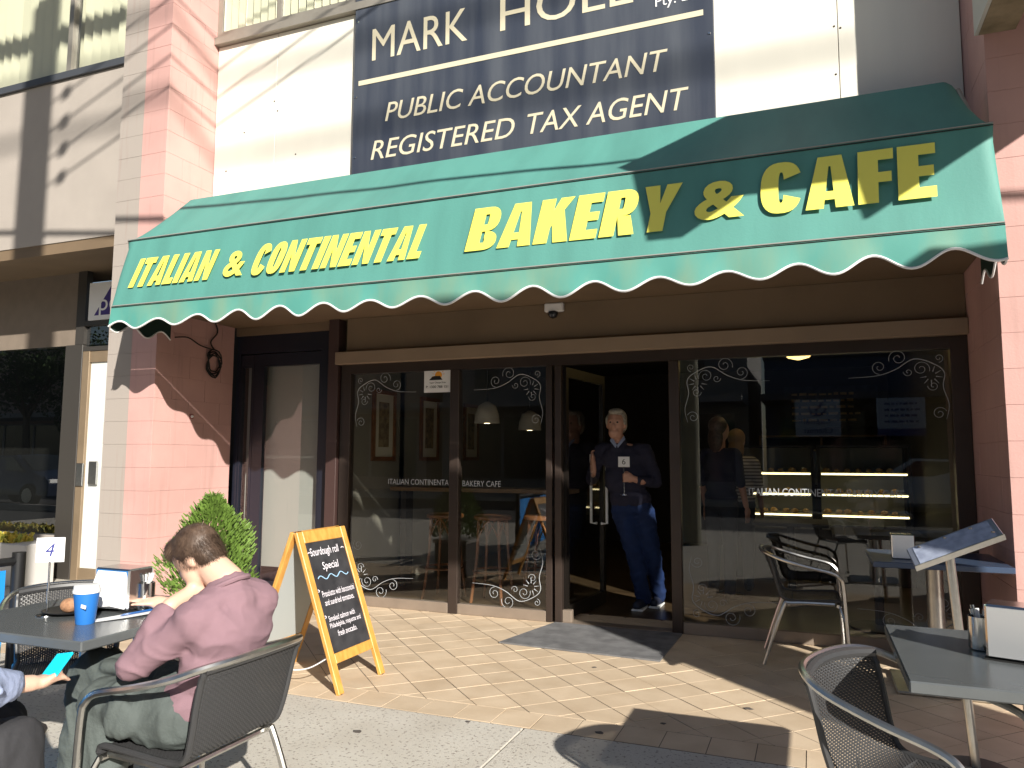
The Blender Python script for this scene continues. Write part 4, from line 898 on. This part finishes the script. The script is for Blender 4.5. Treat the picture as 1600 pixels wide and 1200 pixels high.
hair = [('e', hp(0, -.018, .034), (.067, .082, .076), hq), ('e', hp(0, -.05, -.015), (.060, .050, .062), hq), ('e', hp(0, .045, .075), (.055, .042, .036), hq)]
ho = blob('hair', hair, HAIRB, pm, .007, 3)
# short strands over the cap
st_ = MB(); bm_ = ho.data
random.seed(3)
for pl in bm_.polygons:
    for r_ in range(5):
        c = pl.center; n_ = pl.normal
        if (c-HC).dot(hu) < -.045 and (c-HC).dot(hd) > -.03: continue
        d_ = (n_*.22-hu*.65+(hd*.75 if (c-HC).dot(hu) > .03 else hd*0)+V((random.gauss(0, .12), random.gauss(0, .12), random.gauss(0, .12)))).normalized(); L_ = random.uniform(.010, .020)
        s_ = d_.cross(n_); s_ = s_.normalized()*.0007 if s_.length > 1e-4 else V((.001, 0, 0))
        j_ = V((random.gauss(0, .003), random.gauss(0, .003), random.gauss(0, .003)))
        st_.add([c+j_-s_, c+j_+s_, c+j_+d_*L_], [(0, 1, 2)])
ob('hair_strands', st_, HAIRB, pm)['kind'] = 'stuff'
nk_ = V((-1.765, 1.985, .855))
sw = [('e', V((-1.83, 1.985, .53)), (.13, .165, .10)), ('e', V((-1.785, 1.985, .64)), (.112, .150, .13)), ('e', V((-1.755, 1.99, .745)), (.102, .155, .12)), ('c', shn, shf, .072, .076), ('c', nk_, shf, .066, .072), ('c', nk_, shn, .066, .068), ('c', V((-1.755, 1.985, .82)), V((-1.772, 1.985, .872)), .085, .070),
      ('c', shn, el, .060, .047), ('c', el, el.lerp(wr, .55), .048, .040), ('c', el.lerp(wr, .55), el.lerp(wr, .88), .043, .036),
      ('c', shf+V((-.02, -.01, -.02)), V((-1.93, 2.20, .70)), .066, .055), ('c', V((-1.93, 2.20, .70)), V((-2.12, 2.18, .755)), .053, .038)]
blob('jumper', sw, MAUVE, pm, .0065, 14, folds=(.0085, 7, (1, 1, 1.5)))
ob('neck_rib', MB().tube([V((-1.772, 1.985, .885))+V((-.5, -.08, .86)).normalized().orthogonal()*0+Quaternion(V((-.45, -.05, .89)).normalized(), R(18*i_)) @ (V((.89, 0, .45)).normalized()*.0665) for i_ in range(20)], .009, 8, closed=True), MAUVE, pm, True)
ob('cuff', MB().tube([el.lerp(wr, .82), el.lerp(wr, .90)], [.037, .035], 14), MAUVE, pm, True)
tr = [('e', V((-1.845, 1.98, .475)), (.14, .172, .075)), ('c', V((-1.85, 1.895, .485)), V((-2.13, 1.855, .515)), .095, .075), ('c', V((-2.13, 1.855, .515)), V((-2.13, 1.86, .13)), .074, .062),
      ('c', V((-1.82, 2.06, .49)), V((-2.31, 1.965, .565)), .092, .078), ('c', V((-2.31, 1.965, .565)), V((-2.36, 1.96, .13)), .078, .068),
      ('e', V((-2.0, 1.79, .50)), (.07, .022, .055)), ('e', V((-2.16, 1.935, .60)), (.075, .04, .028))]
for k_ in range(0): tr.append(('c', V((-2.13+.01*k_, 1.795, .40-.055*k_)), V((-2.07, 1.82, .37-.055*k_)), .013, .009)); tr.append(('c', V((-2.40, 1.90, .43-.06*k_)), V((-2.31, 1.885, .40-.06*k_)), .014, .010))
blob('trousers', tr, CARGO, pm, .0075, 7, folds=(.014, 6, (1.6, 1, 1)))
for (x, y) in ((-2.15, 1.86), (-2.38, 1.96)):
    sh_ = blob('shoe', [('c', V((x+.03, y, .045)), V((x-.13, y-.01, .035)), .042, .036), ('c', V((x+.02, y, .09)), V((x+.0, y, .06)), .04, .042)], mat('canvas_shoe', (.60, .30, .30), .8, c2=(.75, .72, .70), scale=9), pm, .009, 3)
    ob('sole', MB().cbox(x-.17, x+.07, y-.042, y+.036, .001, .022, .006), WHITE, sh_)

# person at the left edge, seen only in part
pl_ = thing('person', 'person in blue top and dark skirt cut off by the left edge', 'person', (-.015, -.02, 0))
b2 = [('e', V((-2.28, 1.35, 1.06)), (.075, .09, .11)), ('c', V((-2.28, 1.35, .98)), V((-2.27, 1.34, .90)), .05, .055), ('c', V((-2.075, 1.52, .665)), V((-2.07, 1.585, .655)), .026, .024), ('e', V((-2.075, 1.615, .65)), (.03, .038, .02))]
for i in range(4): b2 += finger(V((-2.093+.014*i, 1.64, .652)), V((-2.095+.014*i, 1.675, .65)), V((-2.095+.014*i, 1.695, .636)), .0075)
b2 += finger(V((-2.05, 1.61, .655)), V((-2.045, 1.64, .668)), V((-2.055, 1.665, .672)), .0085)
b2 += [('c', V((-2.27, 1.34, .90)), V((-2.11, 1.36, .84)), .045, .04), ('c', V((-2.11, 1.36, .84)), V((-2.02, 1.40, .69)), .04, .034), ('c', V((-2.02, 1.40, .69)), V((-2.075, 1.52, .665)), .033, .026)]
blob('body', b2, SKIN, pl_, .0075, 3)
blob('hair', [('e', V((-2.29, 1.34, 1.09)), (.095, .11, .12)), ('e', V((-2.30, 1.30, 1.0)), (.10, .09, .10)), ('e', V((-2.22, 1.33, 1.0)), (.045, .06, .07))], mat('curly_dark_hair', (.03, .02, .016), .6, bump=.9, bscale=70), pl_, .009, 2)
blob('top', [('e', V((-2.27, 1.34, .62)), (.15, .13, .14)), ('e', V((-2.27, 1.34, .78)), (.17, .125, .14)), ('c', V((-2.11, 1.36, .84)), V((-2.02, 1.40, .69)), .062, .056), ('c', V((-2.02, 1.40, .69)), V((-2.065, 1.51, .668)), .055, .042), ('c', V((-2.43, 1.36, .84)), V((-2.44, 1.44, .66)), .06, .052), ('c', V((-2.44, 1.44, .66)), V((-2.25, 1.56, .66)), .05, .036),
      ('c', V((-2.07, 1.33, .75)), V((-1.97, 1.39, .73)), .012, .01), ('c', V((-2.05, 1.34, .70)), V((-1.965, 1.42, .69)), .012, .01)], SHIRTB, pl_, .008, 5, folds=(.010, 8, (1, 1, 1.4)))
blob('skirt', [('e', V((-2.27, 1.36, .47)), (.18, .17, .09)), ('c', V((-2.24, 1.40, .47)), V((-2.16, 1.60, .47)), .10, .08), ('c', V((-2.36, 1.44, .47)), V((-2.34, 1.68, .47)), .09, .08), ('c', V((-2.16, 1.60, .46)), V((-2.17, 1.61, .14)), .08, .10), ('c', V((-2.34, 1.68, .46)), V((-2.33, 1.69, .14)), .08, .10), ('e', V((-2.23, 1.56, .40)), (.12, .13, .10))], SKIRT, pl_, .010, 5, folds=(.014, 5, (1.5, 1.5, .6)))
blob('shoe', [('c', V((-2.17, 1.66, .04)), V((-2.17, 1.78, .035)), .04, .032)], BLACK, pl_, .009, 2); blob('shoe', [('c', V((-2.33, 1.74, .04)), V((-2.33, 1.86, .035)), .04, .032)], BLACK, pl_, .009, 2)
t = thing('phone', 'bright cyan cased phone held by the person at the left edge', 'phone', (-2.09, 1.645, .685)); ob('case', MB().cbox(-.028, .028, -.045, .045, -.005, .005, .004, Matrix.Rotation(R(35), 4, 'X') @ Matrix.Rotation(R(15), 4, 'Z')), CYAN, t)

# man standing in the doorway
pd = thing('person', 'grey haired person in navy jumper and jeans standing in the doorway', 'person')
hc = V((-1.585, 6.50, 1.585)); b3 = [('e', hc+V((0, 0, .02)), (.078, .098, .115)), ('e', hc+V((.0, -.035, -.06)), (.062, .062, .07)), ('e', hc+V((0, -.100, -.01)), (.014, .018, .024)), ('c', hc+V((-.03, -.088, -.062)), hc+V((.03, -.088, -.062)), .012, .012),
    ('e', hc+V((.078, 0, 0)), (.012, .022, .034)), ('e', hc+V((-.078, 0, 0)), (.012, .022, .034)), ('c', hc+V((-.045, -.078, .040)), hc+V((-.015, -.092, .044)), .009, .009), ('c', hc+V((.045, -.078, .040)), hc+V((.015, -.092, .044)), .009, .009), ('c', hc+V((0, .01, -.08)), V((-1.565, 6.53, 1.40)), .055, .062)]
hl = V((-1.478, 6.395, 1.135)); b3 += [('c', V((-1.36, 6.44, 1.10)), V((-1.425, 6.41, 1.125)), .030, .027), ('e', V((-1.450, 6.405, 1.13)), (.036, .022, .042))]
for i in range(4):
    z_ = 1.165-.021*i; b3 += finger(V((-1.465, 6.392, z_)), V((-1.492, 6.378, z_-.002)), V((-1.505, 6.398, z_-.004)), .0095)
b3 += finger(V((-1.45, 6.40, 1.165)), V((-1.475, 6.415, 1.18)), V((-1.497, 6.415, 1.175)), .0105)
hr = V((-1.80, 6.50, 1.26)); b3 += [('c', V((-1.80, 6.52, 1.17)), hr, .028, .026), ('e', hr+V((0, -.005, .03)), (.022, .036, .042))]
for i in range(4): b3 += finger(hr+V((.0, -.025+.016*i, .055)), hr+V((-.005, -.03+.016*i, .088)), hr+V((.012, -.03+.016*i, .105)), .0085)
b3 += finger(hr+V((.01, -.03, .03)), hr+V((.015, -.045, .055)), hr+V((.012, -.05, .075)), .0095)
b3 += [('c', V((-1.565, 6.53, 1.40)), V((-1.345, 6.56, 1.36)), .04, .04), ('c', V((-1.345, 6.56, 1.36)), V((-1.26, 6.58, 1.09)), .04, .035), ('c', V((-1.26, 6.58, 1.09)), V((-1.36, 6.44, 1.10)), .033, .03), ('c', V((-1.565, 6.53, 1.40)), V((-1.75, 6.56, 1.36)), .04, .04), ('c', V((-1.75, 6.56, 1.36)), V((-1.84, 6.60, 1.10)), .038, .032), ('c', V((-1.84, 6.60, 1.10)), V((-1.80, 6.52, 1.17)), .03, .028)]
blob('body', b3, SKIN2, pd, .0075, 3)
for s_ in (-1, 1):
    e_ = ob('eye', MB().lathe([(.002, -.009), (.009, -.005), (.010, 0), (.009, .005), (.002, .009)], hc+V((.030*s_, -.088, .022)), 10), mat('eye_dark', (.03, .025, .02), .25), pd, True)
blob('hair', [('e', hc+V((0, .03, .065)), (.088, .092, .085)), ('e', hc+V((0, .06, 0)), (.084, .062, .085)), ('e', hc+V((.01, -.05, .115)), (.068, .045, .032)), ('e', hc+V((.078, .0, .04)), (.016, .045, .05)), ('e', hc+V((-.078, .0, .04)), (.016, .045, .05))], HAIRG, pd, .008, 3)
blob('jumper', [('e', V((-1.545, 6.56, 1.30)), (.205, .125, .13)), ('e', V((-1.52, 6.56, 1.12)), (.19, .135, .19)), ('e', V((-1.485, 6.57, .95)), (.185, .13, .12)), ('c', V((-1.74, 6.56, 1.37)), V((-1.36, 6.56, 1.36)), .065, .065),
     ('c', V((-1.345, 6.56, 1.36)), V((-1.26, 6.58, 1.09)), .066, .056), ('c', V((-1.26, 6.58, 1.09)), V((-1.375, 6.435, 1.105)), .054, .038), ('c', V((-1.75, 6.56, 1.36)), V((-1.84, 6.60, 1.10)), .062, .054), ('c', V((-1.84, 6.60, 1.10)), V((-1.805, 6.53, 1.18)), .05, .036), ('c', V((-1.565, 6.53, 1.38)), V((-1.565, 6.53, 1.43)), .085, .062)], NAVYK, pd, .0105, 4, folds=(.010, 7, (1, 1, 1.5)))
ob('collar', MB().prism([(-1.63, 6.445, 1.45), (-1.575, 6.425, 1.385), (-1.565, 6.43, 1.41), (-1.615, 6.47, 1.485)], (.0, -.006, .0)), SHIRTB, pd); ob('collar', MB().prism([(-1.495, 6.445, 1.46), (-1.555, 6.425, 1.385), (-1.562, 6.43, 1.41), (-1.51, 6.47, 1.49)], (0, -.006, 0)), SHIRTB, pd)
blob('jeans', [('e', V((-1.475, 6.58, .88)), (.18, .125, .10)), ('c', V((-1.55, 6.57, .84)), V((-1.46, 6.60, .48)), .105, .078), ('c', V((-1.46, 6.60, .48)), V((-1.40, 6.68, .09)), .078, .066), ('c', V((-1.39, 6.60, .84)), V((-1.32, 6.66, .48)), .105, .078), ('c', V((-1.32, 6.66, .48)), V((-1.30, 6.85, .09)), .076, .064)], JEANS, pd, .0105, 4, folds=(.012, 7, (1, 1, 1.6)))
for (x, y) in ((-1.41, 6.66), (-1.30, 6.84)):
    q = blob('shoe', [('c', V((x, y+.04, .05)), V((x-.02, y-.13, .042)), .045, .038)], mat('navy_shoe', (.02, .025, .05), .6), pd, .009, 2); ob('sole', MB().cbox(x-.06, x+.04, y-.17, y+.08, .001, .020, .006), PAPER, q)
t = number_stand((-1.495, 6.388, .985), '6', 'table number six stand held in the doorway', .325, .098, 4)

# customer at the counter and another by the door, both seen through the glass
def walker(label, x, y, rz, top, legs, hairm, h=1.64):
    t = thing('person', label, 'person', (x, y, 0), R(rz)); k = h/1.7
    q = lambda a, b, c: V((a*k, b*k, c*k))
    bd_ = [('e', q(0, -.01, 1.58), (.075, .092, .11)), ('e', q(0, -.10, 1.57), (.013, .015, .02)), ('c', q(0, 0, 1.5), q(0, .01, 1.38), .05, .055), ('e', q(.076, 0, 1.58), (.01, .02, .03)), ('e', q(-.076, 0, 1.58), (.01, .02, .03))]
    for s in (-1, 1):
        bd_ += [('c', q(.22*s, .0, 1.10), q(.23*s, -.06, .88), .035, .026), ('e', q(.235*s, -.075, .82), (.022, .035, .045))]
        for i in range(4): bd_ += finger(q(.235*s, -.10+.02*i, .79), q(.235*s, -.105+.02*i, .75), q(.228*s, -.105+.02*i, .72), .008)
        bd_ += finger(q(.225*s, -.10, .84), q(.215*s, -.125, .81), q(.21*s, -.13, .785), .009)
    blob('body', bd_, SKIN2, t, .009, 3)
    blob('hair', [('e', q(0, .03, 1.62), (.088, .09, .095)), ('e', q(0, .07, 1.50), (.08, .05, .13))], hairm, t, .01, 2)
    blob('top', [('e', q(0, 0, 1.26), (.18, .11, .14)), ('e', q(0, 0, 1.08), (.16, .11, .15)), ('e', q(0, 0, .96), (.17, .12, .08)), ('c', q(-.16, 0, 1.36), q(.16, 0, 1.36), .055, .055), ('c', q(.18, 0, 1.34), q(.22, .0, 1.08), .055, .045), ('c', q(-.18, 0, 1.34), q(-.22, 0, 1.08), .055, .045)], top, t, .011, 3)
    blob('trousers', [('e', q(0, 0, .90), (.17, .12, .10)), ('c', q(.08, 0, .86), q(.09, 0, .45), .09, .065), ('c', q(.09, 0, .45), q(.09, .02, .08), .065, .05), ('c', q(-.08, 0, .86), q(-.09, .0, .45), .09, .065), ('c', q(-.09, 0, .45), q(-.09, .02, .08), .065, .05)], legs, t, .011, 3)
    for s in (-1, 1): blob('shoe', [('c', q(.09*s, .04, .042), q(.1*s, -.12, .038), .04, .034)], BLACK, t, .01, 2)
STR = mat('striped_cotton', (.60, .58, .60), .8)
n = STR.node_tree.nodes; L = STR.node_tree.links.new; g_ = n.new('ShaderNodeNewGeometry'); sp_ = n.new('ShaderNodeSeparateXYZ'); L(g_.outputs['Position'], sp_.inputs[0]); mm = n.new('ShaderNodeMath'); mm.operation = 'MULTIPLY'; mm.inputs[1].default_value = 190; L(sp_.outputs[2], mm.inputs[0]); m2 = n.new('ShaderNodeMath'); m2.operation = 'SINE'; L(mm.outputs[0], m2.inputs[0]); m3 = n.new('ShaderNodeMath'); m3.operation = 'GREATER_THAN'; m3.inputs[1].default_value = .2; L(m2.outputs[0], m3.inputs[0]); mx_ = n.new('ShaderNodeMix'); mx_.data_type = 'RGBA'; L(m3.outputs[0], mx_.inputs[0]); mx_.inputs[6].default_value = (.62, .60, .62, 1); mx_.inputs[7].default_value = (.16, .15, .19, 1); L(mx_.outputs[2], n['Principled BSDF'].inputs['Base Color'])
walker('person in striped top standing at the pastry case inside', -.70, 7.95, 178, STR, SKIRT, mat('blonde_hair', (.30, .18, .08), .6), 1.58)
walker('person in dark clothes just inside beside the door post', -.80, 7.35, 150, NAVYK, SKIRT, HAIRB, 1.68)

# ------------------------------------------------------------------ street behind the camera: pole, wires, shops opposite
pp = thing('power_pole', 'weathered timber power pole with stacked insulators and wires', 'pole', (-1.75, -.07, 0))
ob('shaft', MB().tube([(0, 0, -.03), (0, 0, 5), (0, 0, 9.6)], [.17, .16, .14], 14), mat('pole_timber', (.30, .29, .22), .85, var=.3, scale=3, streak=(9, 9, .5)), pp, True)
WIRE = mat('wire', (.02, .02, .02), .6)
for i, z in enumerate((7.36, 7.64, 7.93, 8.22)):
    ob('insulator', MB().lathe([(.02, -.06), (.05, -.04), (.035, 0), (.05, .03), (.02, .06)], (.20, .19, z), 12), mat('insulator', (.30, .16, .1), .3), pp, True)
    ob('bracket', MB().tube([(.08, .08, z), (.20, .19, z)], .014, 6), WIRE, pp)
    ob('wire', MB().tube([V((.20, .19, z)).lerp(V((3.9, 6.0, z+.75)), j/14)-V((0, 0, .28*math.sin(math.pi*j/14))) for j in range(15)], .013, 6), WIRE, pp)
ob('crossarm', MB().box(-1.1, 1.1, -.06, .06, 9.1, 9.24), MATS['pole_timber'], pp)
c_ = thing('overhead_cable', 'thick black cable strung along the street above the footpath', 'cable'); ob('cable', MB().tube([V((-12, 1.47, 6.95)).lerp(V((9, 1.43, 4.75)), j/30)-V((0, 0, .12*math.sin(math.pi*j/30))) for j in range(31)], .024, 6), WIRE, c_)
for z, lab in ((16.7, 'upper far power line running along the street'), (15.9, 'lower far power line running along the street')):
    c_ = thing('power_line', lab, 'power line'); ob('cable', MB().tube([(-70, -11.7, z), (70, -11.7, z)], .045, 6), WIRE, c_)
ob('far_footpath', MB().box(-60, 60, -15.0, -11.5, -.16, -.0), CONC, kind='structure')
def shop(name, label, x0, x1, z1, wall, trim, sign=None):
    t = thing(name, label, 'building', (0, -15, 0))
    ob('wall', MB().box(x0, x1, -8, 0, 2.9, z1).box(x0, x0+.4, -8, 0, 0, 2.9).box(x1-.4, x1, -8, 0, 0, 2.9).box(x0+.4, x1-.4, -8, 0, 0, .5), wall, t)
    ob('parapet', MB().cbox(x0-.05, x1+.05, -8.05, .08, z1, z1+.15, .02), trim, t)
    ob('verandah', MB().box(x0, x1, 0, 2.6, 3.05, 3.25), trim, t)
    n_ = max(2, int((x1-x0)/2.2)); w_ = (x1-x0-.8)/n_
    for i in range(n_):
        a = x0+.4+i*w_; wn = ob('window', MB().box(a, a+.06, -.1, -.02, .5, 2.9).box(a+w_-.06, a+w_, -.1, -.02, .5, 2.9).box(a+.06, a+w_-.06, -.1, -.02, 2.82, 2.9), trim, t)
        ob('pane', MB().box(a+.06, a+w_-.06, -.08, -.06, .5, 2.82), mat('far_glass', (.02, .025, .03), .05), wn)
    n2 = max(2, int((x1-x0)/3))
    if z1 > 5.2:
        for i in range(n2):
            cx = x0+(i+.5)*(x1-x0)/n2; wn = ob('window', MB().box(cx-.6, cx+.6, .002, .06, 3.9, 5.0), trim, t); ob('pane', MB().box(cx-.52, cx+.52, .06, .07, 3.98, 4.92), MATS['far_glass'], wn)
    return t
BLUEW = mat('slate_blue_wall', (.07, .10, .17), .7); PALEW = mat('pale_render', (.30, .29, .28), .8, var=.06, scale=1); TRIMG = mat('grey_trim', (.28, .28, .29), .6)
bs = shop('chemist_shop', 'slate blue chemist shop across the street', -1.4, 8.0, 4.6, BLUEW, mat('dark_trim', (.05, .06, .09), .5))
for x, lines, lab in ((.2, ('Capital', 'Chemist'), 'a'), (2.4, None, 'b')):
    sg = ob('wall_sign', MB().box(x-.62, x+.62, 2.61, 2.66, 1.95, 3.04), mat('sign_pale_blue', (.50, .58, .68), .5), bs)
    INK = mat('sign_navy', (.03, .06, .24), .5)
    if lines:
        text('lettering', lines[0], INK, sg, (x+.36, 2.662, 2.27), (-1, 0, 0), (0, 0, 1), .74, .19, off=.012, ext=.002); text('lettering', lines[1], INK, sg, (x+.40, 2.662, 2.04), (-1, 0, 0), (0, 0, 1), .80, .17, off=.012, ext=.002)
        ob('emblem', MB().tube([V((x+.22*math.cos(a_/12*math.pi), 2.665, 2.80-.22*math.sin(a_/12*math.pi))) for a_ in range(13)], [.012+.028*math.sin(math.pi*a_/12) for a_ in range(13)], 6), INK, sg); ob('emblem', MB().tube([(x+.12, 2.665, 2.92), (x-.06, 2.665, 2.68)], .035, 6), INK, sg)
    else:
        wl = MB()
        for i in range(4):
            q_ = x-.42
            while q_ < x+.38: wd = random.uniform(.05, .16); wl.box(q_, q_+wd, 2.661, 2.664, 2.84-.17*i, 2.90-.17*i); q_ += wd+.035
        ob('small_print', wl, INK, sg)['kind'] = 'stuff'
        ob('band', MB().box(x-.62, x+.62, 2.661, 2.664, 1.95, 2.16), INK, sg)
shop('corner_shop', 'pale rendered two storey shop opposite, left of the chemist', -13.5, -1.95, 6.0, PALEW, TRIMG)
shop('brick_shop', 'pinkish two storey shop far along the opposite side', -48, -14.2, 6.6, mat('dusty_pink_wall', (.42, .30, .26), .8, var=.1), TRIMG)
shop('grey_shop', 'grey shop opposite, right of the chemist', 8.6, 24, 5.5, mat('mid_grey_wall', (.33, .33, .34), .8), TRIMG)
def street_tree(x, y, s, label):
    t = thing('street_tree', label, 'tree', (x, y, 0), 0, 'street trees across the road')
    tk = MB().tube([(0, 0, -.1), (.05, 0, 1.2*s), (0, .08, 2.4*s)], [.14*s, .11*s, .08*s], 9)
    for k in range(6): a = k*1.05; tk.tube([(0, .05, 1.9*s+.1*k), (.9*s*math.cos(a), .9*s*math.sin(a), 3.2*s+.1*k)], [.06*s, .02*s], 6)
    ob('trunk', tk, BARK, t); lf_ = MB(); cl = [(random.gauss(0, .75)*s, random.gauss(0, .75)*s, (3.3+random.gauss(0, .6))*s, random.uniform(.4, .75)*s) for _ in range(22)]
    for i in range(5200):
        cx, cy, cz, r_ = cl[i % 22]; d = V((random.gauss(0, 1), random.gauss(0, 1), random.gauss(0, 1))).normalized()*r_*random.random()**.4; p_ = V((cx, cy, cz))+d
        a_ = V((random.gauss(0, 1), random.gauss(0, 1), random.gauss(0, 1))).normalized(); b_ = a_.orthogonal().normalized()*.045*s; a_ = a_*.08*s
        lf_.add([p_-b_, p_+a_*.6-b_*.2, p_+b_+a_, p_-a_*.3+b_], [(0, 1, 2, 3)])
    ob('crown', lf_, LEAF2, t)
street_tree(-33.5, -12.4, 1.5, 'leafy street tree across the road farthest to the left'); street_tree(-29, -12.8, 1.3, 'leafy street tree across the road nearer the chemist')
# parked car opposite (seen in the neighbour's and the cafe's glass)
def car(x, y, rz, paint, label):
    t = thing('parked_car', label, 'car', (x, y, -.13), R(rz), 'cars parked across the road')
    Wd = .86
    side = [(-2.1, .35), (-2.15, .62), (-2.05, .86), (-1.35, .95), (-.75, 1.40), (.55, 1.44), (1.25, .98), (1.95, .86), (2.12, .62), (2.08, .33)]
    mb = MB(); rows = []
    for (fx, yy, sc_) in ((0, -Wd, .97), (0, -Wd*.96, 1.), (0, 0, 1.02), (0, Wd*.96, 1.), (0, Wd, .97)):
        rows.append([V((a*sc_, yy*(1 if b < .97 else .80), .30+(b-.30)*sc_)) for a, b in side])
    n_ = len(side); vs = [v for r_ in rows for v in r_]
    mb.add(vs, [(i*n_+j, i*n_+j+1, (i+1)*n_+j+1, (i+1)*n_+j) for i in range(4) for j in range(n_-1)]+[tuple(range(n_)), tuple(range(4*n_, 5*n_))])
    ob('body', mb, paint, t, True)
    gl = mat('car_glass', (.015, .018, .02), .05)
    for s in (-1, 1):
        ob('side_window', MB().prism([(-1.15, s*Wd*.80, 1.0), (1.0, s*Wd*.80, 1.0), (.48, s*Wd*.76, 1.38), (-.70, s*Wd*.76, 1.36)], (0, s*.06, 0)), gl, t)
        for wx in (-1.35, 1.35):
            wl = ob('wheel', MB().lathe([(.20, -.10), (.31, -.10), (.33, -.06), (.33, .06), (.31, .10), (.20, .10)], (wx, s*.78, .33), 22, Matrix.Rotation(R(90), 3, 'X')), RUBBER, t, True); ob('rim', MB().lathe([(.20, -.09), (.20, .09)], (wx, s*.80, .33), 16, Matrix.Rotation(R(90), 3, 'X')), ALU, wl)
        ob('headlight', MB().cbox(1.98, 2.10, s*.66-.14, s*.66+.14, .66, .78, .02), PAPER, t); ob('tail_light', MB().cbox(-2.14, -2.05, s*.66-.12, s*.66+.12, .70, .84, .02), mat('tail_red', (.4, .02, .02), .3), t)
    ob('windscreen', MB().prism([(1.20, -.62, 1.01), (1.20, .62, 1.01), (.60, .58, 1.42), (.60, -.58, 1.42)], (.02, 0, .02)), gl, t); ob('rear_window', MB().prism([(-1.32, -.62, .99), (-1.32, .62, .99), (-.80, .58, 1.39), (-.80, -.58, 1.39)], (-.02, 0, .02)), gl, t)
car(-21.5, -3.8, 0, mat('dark_blue_paint', (.02, .03, .06), .2, .3, coat=.6), 'dark blue car parked at the near kerb'); car(2.9, -10.4, 180, mat('white_paint', (.75, .75, .75), .25, coat=.6), 'white parked car across the road')
